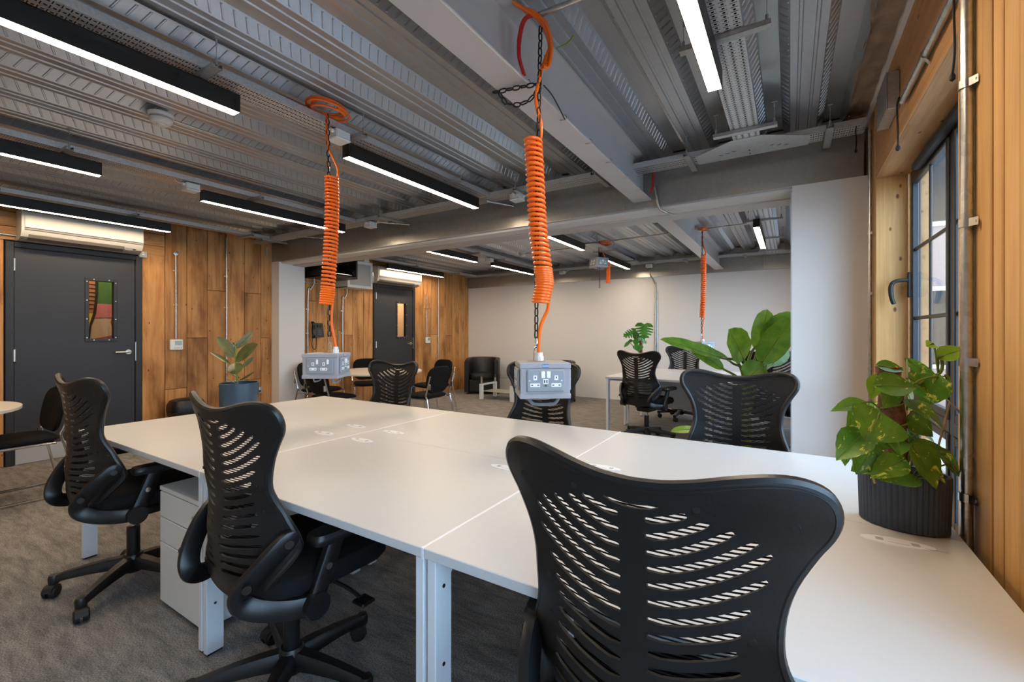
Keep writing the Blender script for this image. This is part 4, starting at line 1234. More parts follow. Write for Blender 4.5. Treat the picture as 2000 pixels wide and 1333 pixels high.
def coil_path(axis, R0, turns, n=12):
    """helix around a vertical-ish axis given as list of (offset along CR_, z)"""
    out = []; N = turns*n
    side = Vector((-CR_.y, CR_.x, 0))
    for i in range(N+1):
        f = i/N*(len(axis)-1); k_ = min(int(f), len(axis)-2); t = f-k_
        o = axis[k_][0]+(axis[k_+1][0]-axis[k_][0])*t; z = axis[k_][1]+(axis[k_+1][1]-axis[k_][1])*t
        a = 2*math.pi*i/n
        out.append(CR_*(o+R0*math.cos(a)) + side*(R0*math.sin(a)) + Vector((0, 0, z)))
    return out
def plate(parent, usb, ang, hx):
    T = Matrix.Rotation(ang, 4, 'Z')
    def mk(name, mat, boxes, par, b=0.0):
        m = MB()
        for (y0, z0, y1, z1, d0, d1) in boxes: m.box(hx+d0, y0, z0, hx+d1, y1, z1, b, mat=T)
        return m.build(name, mat, par)
    pl = mk('socket_plate', 'box_plate', [(-0.073, -0.043, 0.073, 0.043, 0, 0.009)], parent, 0.004)
    h = 0.009
    if usb:
        sw = [(-0.018, 0.010, -0.003, 0.036, h, h+0.004), (0.003, 0.010, 0.018, 0.036, h, h+0.004)]; us = (-0.041, 0.041)
    else:
        sw = [(-0.018, 0.010, -0.006, 0.036, h, h+0.004), (0.040, 0.010, 0.052, 0.036, h, h+0.004)]; us = (-0.035, 0.024)
    for s in sw: mk('rocker_switch', 'socket_white', [s], pl, 0.0015)
    for c in us:
        mk('earth_socket', 'socket_white', [(c-0.007, 0.002, c+0.007, 0.020, h, h+0.001)], pl); mk('earth_slot', 'slot_black', [(c-0.002, 0.008, c+0.002, 0.016, h+0.0005, h+0.0014)], pl)
        mk('pin_socket', 'socket_white', [(c-0.019, -0.024, c+0.019, -0.010, h, h+0.001)], pl)
        for q in (-0.012, 0.012): mk('pin_slot', 'slot_black', [(c+q-0.0035, -0.019, c+q+0.0035, -0.0155, h+0.0005, h+0.0014)], pl)
    if usb:
        mk('usb_socket', 'socket_white', [(-0.010, -0.012, 0.010, 0.006, h, h+0.001)], pl)
        for q in (-0.0045, 0.0045): mk('usb_slot', 'slot_black', [(q-0.0022, -0.009, q+0.0022, 0.003, h+0.0005, h+0.0014)], pl)
        mk('usb_mark', 'slot_black', [(-0.009, -0.0225, 0.009, -0.0215, h, h+0.0004), (-0.004, -0.021, 0.004, -0.0165, h, h+0.0004)], pl)
    for q in (-0.062, 0.062):
        m = MB(); m.tube([(hx+h, q, 0.0), (hx+h+0.0012, q, 0.0)], 0.0032, 8, mat=T); m.build('screw', 'brushed_steel', pl)
OLS = text_mesh('OLSON', 0.0115, 0.0004)
def socket_box(x, y, zb, face0, coil, label, ceil_z=2.52, rt=0.0072, R0=0.031, turns=36, chain_dx=-0.012, gland_dx=0.006, low=True, loops=6, bundle=None):
    o = tag(empty('hanging_socket_box', (x, y, zb)), label, 'socket box', 'grey socket boxes hung on chains')
    # body hangs with its base at zb
    hb = 0.10; H_ = 0.138; rot = Matrix.Rotation(face0, 4, 'Z')
    m = MB()
    m.box(-hb+0.003, -hb+0.003, 0.010, hb-0.003, hb-0.003, H_-0.012, 0.003, mat=rot); m.box(-hb, -hb, 0.0, hb, hb, 0.020, 0.003, mat=rot); m.box(-hb, -hb, H_-0.022, hb, hb, H_, 0.003, mat=rot)
    body = m.build('enclosure', 'box_grey', o)
    for q in range(4):
        before = set(o.children)
        plate(o, q in (0, 2), face0+q*math.pi/2, hb-0.003)
        for ch in set(o.children)-before: ch.location.z += 0.071
    la = MB().box(hb, -0.0125, 0.1205, hb+0.0012, 0.0125, 0.1335, 0.0, mat=rot).build('maker_label', 'label_blue', o, smooth=0)
    t = link('lettering', OLS, 'socket_white', la, rot @ Vector((hb+0.0014, 0, 0.127)), (R(90), 0, face0+R(90)))
    t.scale = (0.62, 0.86, 1)
    # lifting handle below
    m = MB(); m.tube([rot @ Vector(p) for p in smooth_path([(hb*0.55, -0.062, 0.002), (hb*0.55, -0.052, -0.016), (hb*0.55, -0.034, -0.027), (hb*0.55, 0.034, -0.027), (hb*0.55, 0.052, -0.016), (hb*0.55, 0.062, 0.002)], 4)], 0.0065, 8)
    m.tube([rot @ Vector(p) for p in smooth_path([(-hb*0.55, -0.055, 0.002), (-hb*0.55, -0.045, -0.016), (-hb*0.55, -0.03, -0.022), (-hb*0.55, 0.03, -0.022), (-hb*0.55, 0.045, -0.016), (-hb*0.55, 0.055, 0.002)], 4)], 0.0045, 8)
    m.build('carry_handle', 'box_handle', body)
    g = CR_*gland_dx; ch = CR_*chain_dx
    if low:
        m = MB(); m.cyl(g.x, g.y, H_, H_+0.022, 0.017, 8); m.cyl(g.x, g.y, H_+0.022, H_+0.036, 0.013, 12); m.build('cable_gland', 'socket_white', body)
        m = MB(); m.box(ch.x-0.03, ch.y-0.02, H_, ch.x+0.03, ch.y+0.02, H_+0.004)
        m.tube(smooth_path([(ch.x-CR_.x*0.010, ch.y-CR_.y*0.010, H_+0.002), (ch.x-CR_.x*0.007, ch.y-CR_.y*0.007, H_+0.05), (ch.x, ch.y, H_+0.062), (ch.x+CR_.x*0.007, ch.y+CR_.y*0.007, H_+0.05), (ch.x+CR_.x*0.010, ch.y+CR_.y*0.010, H_+0.002)], 4), 0.0028, 8)
        m.tube(smooth_path([(ch.x, ch.y, H_+0.055), (ch.x+0.005, ch.y, H_+0.075), (ch.x, ch.y, H_+0.10), (ch.x-0.005, ch.y, H_+0.075)], 4), 0.0026, 6); m.build('spring_hook', 'chrome', body)
        top = ceil_z-zb
        cm = chain_mesh([(ch.x, ch.y, H_+0.095), (ch.x+CR_.x*0.004, ch.y+CR_.y*0.004, (H_+top)/2), (ch.x*0.2, ch.y*0.2, top)])
        link('chain', cm, 'chain_black', o)
        cp = coil_path([(a, z-zb) for a, z in coil], R0, turns)
        a0 = cp[0]; a1 = cp[-1]
        lead_top = smooth_path(bundle_path(bundle, zb) + [a0+Vector((0, 0, 0.06)), a0], 5) if bundle else smooth_path([(0, 0, top), (CR_.x*0.004, CR_.y*0.004, (top+a0.z)/2), tuple(a0+Vector((-0.004, 0, 0.05))), tuple(a0)], 5)
        gt = Vector((g.x, g.y, H_+0.03))
        lead_bot = smooth_path([a1, a1+Vector((0, 0, -0.03))-CR_*0.004, (a1+gt)/2-CR_*0.014+Vector((0, 0, 0.01)), gt+Vector((0, 0, 0.03))-CR_*0.004, gt], 6)
        m = MB(); m.tube(lead_top[:-1]+cp+lead_bot[1:], rt, 9); m.build('coiled_cable', 'orange_cable', o)
    return o
def bundle_path(b, zb): return [Vector((p[0], p[1], p[2]-zb)) for p in b]
def cable_coil(x, y, z, rx, ry, n, label, tilt=0.0, rt=0.0065):
    """spare cable wound into a flat coil"""
    m = MB(); pts = []
    rg = random.Random(3)
    for i in range(n*22):
        a = 2*math.pi*i/22; f = i/(n*22)
        k_ = 1-0.16*math.sin(f*math.pi*3.3)
        pts.append((rx*k_*math.cos(a), ry*k_*math.sin(a), 0.012*math.sin(a*0.5+f*9)+0.028*f+tilt*rx*math.cos(a)))
    m.tube(pts, rt, 7); o = m.build('spare_cable_coil', 'orange_cable', None, (x, y, z)); tag(o, label, 'cable', 'spare orange cable coils'); return o
def coil_axis(pairs, px0, zc): return [((p-px0)*zc/872.0, z) for p, z in pairs]
socket_box(-2.25, 1.61, 1.012, R(32.7), coil_axis([(648, 2.165), (649, 2.02), (648, 1.86), (645, 1.70), (641, 1.53), (638, 1.43)], 639, 2.556),
           'grey socket box hanging on the left, corner turned to the camera', chain_dx=0.014, gland_dx=0.05, turns=38, R0=0.034)
socket_box(-0.86, 1.61, 1.012, R(-53.3), coil_axis([(1041, 2.065), (1045, 1.93), (1048, 1.79), (1052, 1.66), (1061, 1.53), (1064, 1.47), (1056, 1.39)], 1058, 1.821),
           'grey socket box with a blue label hanging in the centre', chain_dx=-0.022, gland_dx=-0.008, turns=40, R0=0.032,
           bundle=[(0.0, -0.01, 2.545), (0.025, 0.012, 2.50), (0.028, 0.02, 2.44), (0.0, 0.0, 2.34), (-0.02, -0.012, 2.22)])
socket_box(-0.92, 5.94, 1.012, R(-40), coil_axis([(1374, 2.23), (1374, 2.0), (1373, 1.7), (1371, 1.45)], 1372, 5.53),
           'grey socket box hanging behind the banana leaf in the back room', turns=36, R0=0.026)
# the raised one: box pulled up under the deck, coil and chain dangling beside it
rb_ = socket_box(-2.33, 6.10, 2.19, R(-35), [], 'grey socket box pulled up under the deck of the back room', low=False)
m = MB(); m.tube(smooth_path([(0.02, 0.0, 0.33), (0.06, 0.03, 0.20), (0.10, 0.055, 0.10)], 5) + [p+Vector((0.12, 0.06, 0)) for p in coil_path([(0, 0.08), (0.0, -0.08), (-0.004, -0.22)], 0.024, 30, 10)], 0.006, 7); m.build('coiled_cable', 'orange_cable', rb_)
link('chain', chain_mesh([(0.0, 0.0, 0.32), (0, 0, 0.138)]), 'chain_black', rb_); link('chain', chain_mesh([(0.02, -0.02, 0.0), (0.02, -0.02, -0.29)]), 'chain_black', rb_)
cable_coil(-2.25, 1.615, 2.535, 0.085, 0.11, 5, 'loops of spare orange cable lying on the tray at the left')
cable_coil(-2.27, 6.15, 2.535, 0.09, 0.11, 5, 'loops of spare orange cable above the raised socket box')
cable_coil(-0.915, 5.95, 2.53, 0.05, 0.09, 3, 'loops of spare orange cable on the back-room beam')
# bundle of orange cable folded over the near steel beam
m = MB()
for q in range(5):
    a = q*0.0135; j = 0.006*math.sin(q*2.7)
    m.tube(smooth_path([(-0.93+a*0.5, 1.50+a*0.8, 2.578-a*0.3), (-0.905+a, 1.545+a*0.4, 2.562-a*0.5+j), (-0.868+a*0.9, 1.585+j, 2.538-a*0.9), (-0.846+a*0.6, 1.625-a*0.3, 2.490-a*1.2+j), (-0.850+a*0.3, 1.66-a*0.7, 2.44-a*1.6), (-0.87+a*0.4, 1.655-a, 2.42-a*1.4)], 5), 0.0062, 8)
o = m.build('cable_bundle', 'orange_cable'); tag(o, 'thick bundle of orange cable strapped beside the near white beam', 'cable')
m = MB(); m.tube(smooth_path([(-0.835, 1.70, 2.47), (-0.80, 1.72, 2.485), (-0.775, 1.735, 2.52)], 4), 0.004, 6); o = m.build('cut_wire', 'earth_wire'); tag(o, 'short cut cable end with a green and yellow core', 'cable')
# side chain around the beam and its tail
o = link('side_chain', chain_mesh([(-0.862, 1.61, 2.285), (-0.98, 1.60, 2.296), (-1.09, 1.595, 2.305)]), 'chain_black'); tag(o, 'short black chain tied sideways round the near white beam', 'chain')
o = link('side_chain', chain_mesh(smooth_path([(-1.06, 1.595, 2.30), (-1.03, 1.60, 2.25), (-0.97, 1.605, 2.225), (-0.91, 1.608, 2.235), (-0.87, 1.61, 2.27)], 3)), 'chain_black'); tag(o, 'slack loop of black chain below the near white beam', 'chain')
m = MB(); m.tube(smooth_path([(-0.855, 1.62, 2.28), (-0.87, 1.72, 2.292), (-0.90, 1.85, 2.302), (-0.93, 1.98, 2.305)], 5), 0.003, 6); o = m.build('cable_tie', 'matt_black'); tag(o, 'long black cable tie tail under the near white beam', 'cable tie')
# red cables from the conduit end
m = MB()
for q in range(2):
    m.tube(smooth_path([(-0.855, 1.578+q*0.008, 2.55), (-0.90, 1.545+q*0.01, 2.53), (-0.925, 1.54+q*0.012, 2.47), (-0.935, 1.55+q*0.012, 2.39), (-0.925, 1.575+q*0.012, 2.325)], 6), 0.0055, 8)
o = m.build('red_cable_pair', 'red_cable'); tag(o, 'pair of red cables dropping from a conduit beside the near beam', 'cable')
m = MB()
for q in range(2): m.tube(smooth_path([(-0.90+q*0.012, 3.50, 2.50), (-0.905+q*0.012, 3.51, 2.42), (-0.93+q*0.012, 3.52, 2.35)], 5), 0.005, 8)
o = m.build('red_cable_pair', 'red_cable'); tag(o, 'pair of red cables where the near beam meets the galvanised fascia', 'cable')

# ------------------------------------------------------------------ steel conduits with saddles
def conduit(pts, r, saddles, normal, label, ends=True, curve=True):
    o = tag(empty('conduit', pts[0]), label, 'conduit', 'galvanised conduits')
    P0 = Vector(pts[0]); N = Vector(normal)
    path = [Vector(p)-P0 for p in pts]
    m = MB(); m.tube(smooth_path(path, 5) if curve and len(path) > 2 else path, r, 14); m.build('pipe', 'conduit_steel', o)
    ax = {True: Vector((0, 0, 1))}[True]
    for (p, d) in saddles:
        p = Vector(p)-P0; t = Vector(d).normalized(); s = t.cross(N).normalized()
        m = MB()
        def pr(a, b, c): return p + s*a + t*b + N*c
        for e in (-1, 1):
            arc = [(r*1.25*math.cos(q), r*1.25*math.sin(q)) for q in [math.pi*i/10 for i in range(11)]]
        vs = []; fs = []
        for b_ in (-r*0.8, r*0.8):
            for (a, c) in [(r*2.6, -r)] + arc + [(-r*2.6, -r)]:
                vs.append(pr(a, b_, c))
            for (a, c) in [(r*2.6, -r+0.0015)] + [(u*0.9, w*0.9) for u, w in arc] + [(-r*2.6, -r+0.0015)]:
                vs.append(pr(a, b_, c))
        k_ = 13
        for i in range(k_-1):
            fs.append((i, i+1, 2*k_+i+1, 2*k_+i)); fs.append((i, i+1, k_+i+1, k_+i)); fs.append((2*k_+i, 2*k_+i+1, 3*k_+i+1, 3*k_+i))
        m.add(vs, fs)
        for e in (-1, 1): m.tube([pr(e*r*2.0, 0, -r), pr(e*r*2.0, 0, -r+0.004)], r*0.42, 8)
        m.build('saddle', 'brushed_steel', o)
    return o
UP = (0, 0, 1); PXN = (1, 0, 0); MXN = (-1, 0, 0); MYN = (0, -1, 0)
X_ = LX+0.013
conduit([(X_, 2.408, 1.19), (X_, 2.408, 2.19)], 0.009, [((X_, 2.408, 2.005), UP), ((X_, 2.408, 1.594), UP)], PXN, 'galvanised conduit rising from the wall controller beside the first door')
o = MB().lathe([(0, 0), (0.026, 0), (0.026, 0.020), (0, 0.024)], 20).build('round_conduit_box', 'conduit_steel', None, (LX, 2.408, 2.213)); o.rotation_euler = (0, R(90), 0); tag(o, 'round steel conduit box on the boards right of the first door', 'conduit box')
conduit([(X_, 2.974, 0.15), (X_, 2.974, 2.50)], 0.009, [((X_, 2.974, 1.997), UP), ((X_, 2.974, 1.59), UP), ((X_, 2.974, 1.18), UP)], PXN, 'galvanised conduit on the boards behind the rubber plant')
conduit([(X_, 3.50, 2.335), (X_, 3.50, 2.46)], 0.008, [], PXN, 'short conduit stub beside the left end of the fascia')
conduit([(X_, 4.132, 0.30), (X_, 4.132, 1.80), (X_+0.01, 4.17, 1.92), (X_+0.02, 4.22, 2.02), (X_+0.02, 4.22, 2.12)], 0.010, [((X_, 4.132, 1.62), UP), ((X_, 4.132, 1.25), UP)], PXN, 'cranked conduit beside the wall telephone')
conduit([(X_, 4.756, 0.30), (X_, 4.756, 1.72), (X_+0.01, 4.78, 1.82), (X_+0.02, 4.82, 1.90), (X_+0.02, 4.82, 2.0)], 0.010, [((X_, 4.756, 1.62), UP), ((X_, 4.756, 1.25), UP)], PXN, 'cranked conduit below the white wall cabinet')
conduit([(X_, 3.99, 2.03), (X_, 4.55, 2.02)], 0.009, [], PXN, 'short level conduit running into the white wall cabinet')
conduit([(X_, 6.754, 1.18), (X_, 6.754, 2.05)], 0.009, [((X_, 6.754, 1.95), UP), ((X_, 6.754, 1.58), UP)], PXN, 'conduit above the controller right of the second door')
conduit([(X_, 7.11, 0.52), (X_, 7.11, 2.50)], 0.009, [((X_, 7.11, z), UP) for z in (2.0, 1.6, 1.2, 0.8)], PXN, 'tall conduit above the wall sockets in the back room')
conduit([(-2.14, FY-0.035, 2.40), (-2.13, FY-0.035, 2.30), (-2.045, FY-0.014, 2.12), (-2.045, FY-0.014, 2.0), (-2.045, FY-0.014, 0.3)], 0.011, [((-2.045, FY-0.014, z), UP) for z in (1.9, 1.58, 1.26)], MYN, 'conduit dropping down the far white wall')
conduit([(-2.018, FY-0.014, 2.0), (-2.018, FY-0.014, 0.3)], 0.010, [], MYN, 'second conduit beside the one on the far white wall')
XR = RX-0.017
conduit([(XR, 1.665, 0.30), (XR, 1.665, 2.60)], 0.0135, [((XR, 1.665, z), UP) for z in (0.826, 1.19, 1.562, 1.935)], MXN, 'stout galvanised conduit on the pine wall at the right edge')
conduit([(XR+0.006, 1.690, 0.30), (XR+0.006, 1.690, 2.60)], 0.006, [], MXN, 'thin conduit beside the stout one on the pine wall')
conduit([(XR, 1.10, 2.245), (XR, 2.47, 2.245)], 0.0125, [((XR, 2.10, 2.245), (0, 1, 0)), ((XR, 1.5, 2.245), (0, 1, 0))], MXN, 'level galvanised conduit on the timber header above the window')
conduit([(RX-0.014, 3.40, 0.2), (RX-0.014, 3.40, 2.48)], 0.010, [((RX-0.014, 3.40, z), UP) for z in (0.75, 1.05, 1.5, 1.86)], MXN, 'slim conduit in the corner beside the white pier')
conduit([(-0.90, 3.545, 2.40), (-0.885, 3.55, 2.33), (-0.865, 3.565, 2.24), (-0.82, 3.60, 2.205), (-0.78, 3.68, 2.20)], 0.010, [], MYN, 'bent conduit wrapping under the fascia at the near beam')
conduit([(-0.862, 1.59, 2.552), (-0.30, 1.62, 2.565)], 0.011, [], (0, 0, 1), 'level conduit on the deck ending in red cables')
conduit([(-2.35, 3.335, 2.465), (-2.20, 3.56, 2.45)], 0.009, [], (0, 0, 1), 'short conduit into the fascia beside the centre lamp')
conduit([(-3.80, 3.335, 2.465), (-3.55, 3.57, 2.45)], 0.009, [], (0, 0, 1), 'short conduit into the fascia beside the left orange coil')
conduit([(-5.20, 3.30, 2.465), (-4.95, 3.57, 2.45)], 0.009, [], (0, 0, 1), 'short conduit into the fascia near the boarded wall')
conduit([(-2.27, 6.12, 2.565), (-0.30, 6.0, 2.565)], 0.010, [], (0, 0, 1), 'long conduit crossing the back-room deck')
conduit([(-3.80, 6.43, 2.575), (-2.45, 6.35, 2.575)], 0.008, [], (0, 0, 1), 'conduit from the back-room smoke detector')
conduit([(-3.255, 1.24, 2.585), (-3.25, 3.2, 2.585)], 0.008, [], (0, 0, 1), 'conduit from the near smoke detector along the deck')

# ------------------------------------------------------------------ wall equipment
def air_con(y0, y1, label):
    o = tag(empty('air_conditioner', (LX, (y0+y1)/2, 2.14)), label, 'air conditioner', 'white wall air conditioners')
    w = (y1-y0)/2
    prof = [(0.0, 0.0), (0.10, 0.0), (0.165, 0.025), (0.195, 0.07), (0.205, 0.10), (0.205, 0.26), (0.19, 0.28), (0.0, 0.285)]
    MB().prism(prof, -w, w, 'y').build('casing', 'ac_white', o)
    pr2 = [(0.205, 0.105), (0.215, 0.11), (0.215, 0.255), (0.205, 0.262)]
    MB().prism(pr2, -w+0.02, w-0.004, 'y').build('front_panel', 'ac_white', o)
    m = MB(); m.prism([(0.204, 0.086), (0.2075, 0.090), (0.2075, 0.104), (0.204, 0.106)], -w+0.02, w-0.004, 'y'); m.build('shadow_gap', 'ac_grey', o)
    m = MB(); m.prism([(0.115, 0.0035), (0.168, 0.024), (0.185, 0.050), (0.188, 0.048), (0.171, 0.020), (0.117, -0.001)], -w+0.05, w-0.16, 'y'); m.build('louvre', 'ac_grey', o)
    m = MB(); m.prism([(0.16, 0.020), (0.182, 0.045), (0.184, 0.043), (0.162, 0.018)], w-0.15, w-0.05, 'y'); d = m.build('display_strip', 'ac_white', o)
    MB().prism([(0.168, 0.026), (0.176, 0.036), (0.1775, 0.0345), (0.1695, 0.0245)], w-0.085, w-0.06, 'y').build('sensor', 'slot_black', d)
    return o
air_con(1.11, 2.03, 'white wall air conditioner over the first black door')
air_con(5.33, 6.40, 'white wall air conditioner over the second black door')
o = tag(empty('fused_switch', (LX, 2.085, 2.15)), 'small grey fused switch at the corner of the first air conditioner', 'switch')
MB().box(0, -0.035, -0.035, 0.03, 0.035, 0.035, 0.004).build('switch_body', 'plastic_grey', o); MB().box(0.03, -0.012, -0.008, 0.034, 0.012, 0.008).build('fuse_holder', 'socket_white', o)
MB().box(0.03, -0.006, 0.014, 0.033, 0.006, 0.026).build('neon', 'socket_white', o)
conduit([(X_, 0.2, 2.19), (X_, 1.11, 2.185)], 0.009, [((X_, 1.01, 2.186), (0, 1, 0))], PXN, 'level conduit running into the first air conditioner')
conduit([(X_+0.05, 5.16, 2.16), (X_+0.05, 5.34, 2.165)], 0.010, [], PXN, 'short conduit between white cabinet and air conditioner')
def controller(y, z, label, s=1.0):
    o = tag(empty('wall_controller', (LX, y, z)), label, 'thermostat', 'white wall controllers')
    MB().box(0, -0.066*s, -0.062, 0.035, 0.066*s, 0.062, 0.006).build('housing', 'plastic_white', o)
    MB().box(0.035, -0.020, -0.005, 0.0365, 0.050*s, 0.048).build('display', 'screen_grey', o, smooth=0)
    for q in (-0.02, 0.0, 0.02, 0.045): MB().box(0.035, q-0.006, -0.042, 0.037, q+0.006, -0.032, 0.001).build('button', 'plastic_grey', o)
controller(2.412, 1.118, 'white wall controller with display right of the first black door')
controller(6.78, 1.105, 'white wall controller right of the second black door', 0.95)
# telephone
o = tag(empty('wall_telephone', (LX, 4.27, 1.30)), 'black desk telephone mounted on the boards beside the white column', 'telephone')
m = MB(); m.prism([(0, -0.11), (0.06, -0.11), (0.025, 0.11), (0, 0.11)], -0.05, 0.11, 'y'); m.build('body', 'rack_black', o)
T = Matrix.Translation((0.0, -0.085, 0))
m = MB(); ribbon(smooth_path([(0.045, -0.085, 0.12), (0.075, -0.085, 0.09), (0.065, -0.085, 0.0), (0.085, -0.085, -0.08), (0.065, -0.085, -0.115)], 4), 0.035, 0.045, 10, 'y', m); m.build('handset', 'rack_black', o)
MB().box(0.030, 0.005, 0.04, 0.045, 0.075, 0.085, 0.003).build('screen', 'slot_black', o)
for i in range(4):
    for j in range(3): MB().box(0.042+0.0095*(1.6-i*0.0)*0 + 0.006*(3-i)*0 + 0.0, 0.0+j*0.022, -0.075+i*0.022, 0.062-0.0035*i, 0.014+j*0.022, -0.063+i*0.022, 0.002).build('key', 'plastic_grey' if False else 'lamp_grey', o)
m = MB(); m.tube(smooth_path([(0.055, -0.085, -0.11), (0.04, -0.09, -0.22), (0.035, -0.06, -0.29), (0.035, -0.02, -0.28), (0.035, -0.01, -0.20), (0.03, 0.0, -0.10)], 6), 0.005, 8); m.build('cord', 'matt_black', o)
# network cabinets
o = tag(empty('network_rack', (LX, 4.345, 2.09)), 'black glass-fronted network cabinet high on the boards', 'cabinet')
m = MB(); W_ = 0.275; D_ = 0.53
m.box(0, -W_, 0, D_, -W_+0.012, 0.36); m.box(0, W_-0.012, 0, D_, W_, 0.36); m.box(0, -W_, 0, D_, W_, 0.012); m.box(0, -W_, 0.348, D_, W_, 0.36); m.box(0, -W_, 0, 0.01, W_, 0.36)
m.build('casing', 'rack_black', o, smooth=0)
m = MB(); m.box(D_, -W_, 0, D_+0.02, -W_+0.035, 0.36, 0.003); m.box(D_, W_-0.035, 0, D_+0.02, W_, 0.36, 0.003); m.box(D_, -W_+0.035, 0, D_+0.02, W_-0.035, 0.03, 0.003); m.box(D_, -W_+0.035, 0.33, D_+0.02, W_-0.035, 0.36, 0.003); dr = m.build('door_frame', 'rack_black', o)
MB().box(D_+0.008, -W_+0.03, 0.025, D_+0.013, W_-0.03, 0.335).build('glass_door', 'dark_glass', dr, smooth=0)
for z in (0.06, 0.13, 0.22): MB().box(0.10, -0.22, z, 0.42, 0.22, z+0.042, 0.002).build('network_switch', 'lamp_grey', o)
m = MB()
for i in range(7): m.tube(smooth_path([(0.42, -0.18+i*0.05, 0.15), (0.47, -0.19+i*0.055, 0.11+0.01*(i % 3)), (0.45, -0.14+i*0.04, 0.20), (0.42, -0.17+i*0.05, 0.24)], 5), 0.003, 6)
m.build('patch_leads', 'red_cable', o)
o = tag(empty('wall_cabinet', (LX, 4.88, 1.985)), 'white wall cabinet with a frosted glass door beside the black rack', 'cabinet')
m = MB(); W_ = 0.25; D_ = 0.28; H_ = 0.44
m.box(0, -W_, 0, D_, -W_+0.015, H_); m.box(0, W_-0.015, 0, D_, W_, H_); m.box(0, -W_, 0, D_, W_, 0.015); m.box(0, -W_, H_-0.015, D_, W_, H_); m.box(0, -W_, 0, 0.01, W_, H_); m.build('casing', 'cabinet_white', o, smooth=0)
m = MB(); m.box(D_, -W_, 0, D_+0.02, -W_+0.045, H_, 0.003); m.box(D_, W_-0.045, 0, D_+0.02, W_, H_, 0.003); m.box(D_, -W_+0.045, 0, D_+0.02, W_-0.045, 0.045, 0.003); m.box(D_, -W_+0.045, H_-0.045, D_+0.02, W_-0.045, H_, 0.003); dr = m.build('door_frame', 'cabinet_white', o)
MB().box(D_+0.008, -W_+0.04, 0.04, D_+0.012, W_-0.04, H_-0.04).build('frosted_pane', 'frosted_glass', dr, smooth=0)
m = MB(); m.tube(smooth_path([(D_+0.02, W_-0.022, 0.10), (D_+0.045, W_-0.022, 0.105), (D_+0.045, W_-0.022, 0.28), (D_+0.02, W_-0.022, 0.285)], 3), 0.006, 8); m.build('bar_handle', 'brushed_steel', dr)
# wall sockets
def wall_socket(y, z, label, n=2):
    o = tag(empty('wall_socket', (LX, y, z)), label, 'wall socket', 'metal wall sockets')
    MB().box(0, -0.073, -0.043, 0.035, 0.073, 0.043, 0.004).build('back_box', 'galvanised', o)
    for c in (-0.035, 0.035):
        MB().box(0.035, c-0.018, -0.026, 0.0365, c+0.018, -0.002, 0.0).build('socket_face', 'slot_black', o)
        MB().box(0.035, c-0.006, 0.008, 0.039, c+0.006, 0.03, 0.001).build('rocker_switch', 'socket_white', o)
for i, q in enumerate(('nearest the second door', 'middle of the three', 'nearest the tub armchair')): wall_socket(7.16+0.165*i, 0.475, 'double metal wall socket in the back room row, '+q)
wall_socket(3.354, 0.467, 'metal wall socket on the boards right of the rubber plant pot')
# metal box and ties on the window header
o = tag(empty('steel_box', (RX, 2.76, 2.37)), 'galvanised adaptable box on the timber header by the window', 'steel box')
MB().box(-0.045, -0.13, -0.085, 0.0, 0.13, 0.085, 0.003).build('box_body', 'galvanised', o); MB().box(-0.048, -0.132, -0.087, -0.045, 0.132, 0.087, 0.001).build('box_lid', 'galvanised', o)
def tie(pts, r, label):
    m = MB(); m.tube(smooth_path(pts, 6), r, 8); m.lathe([(0, 0), (r*2.2, 0.006), (r*2.4, 0.016), (r, 0.026), (0, 0.026)], 10, mat=Matrix.Translation(Vector(pts[-1])-Vector((0, 0, 0.02)))); o = m.build('drawstring', 'matt_black'); tag(o, label, 'cord', 'black cords on the window header')
tie([(XR-0.012, 2.46, 2.26), (XR-0.02, 2.455, 2.22), (XR-0.018, 2.45, 2.12), (XR-0.018, 2.45, 2.05)], 0.0035, 'black cord loop hanging from the end of the level conduit')
tie([(XR-0.012, 1.72, 2.30), (XR-0.012, 1.722, 2.18), (XR-0.012, 1.715, 2.06), (XR-0.012, 1.735, 2.0)], 0.003, 'black cord hanging beside the stout conduit')
tie([(0.33, 3.30, 2.482), (0.328, 3.295, 2.44), (0.33, 3.29, 2.40), (0.328, 3.29, 2.34)], 0.003, 'black tie dangling from the cross tray at the pier')
# scrap on the carpet
m = MB(); m.prism([(-0.02, -0.005), (0.022, 0.0), (0.02, 0.006), (-0.018, 0.003)], 0.0, 0.002, 'z'); o = m.build('tape_scrap', 'carpet_tape', None, (-6.10, 1.16, 0.0005)); o.rotation_euler = (0, 0, R(120)); tag(o, 'scrap of orange tape on the carpet by the first door', 'scrap')
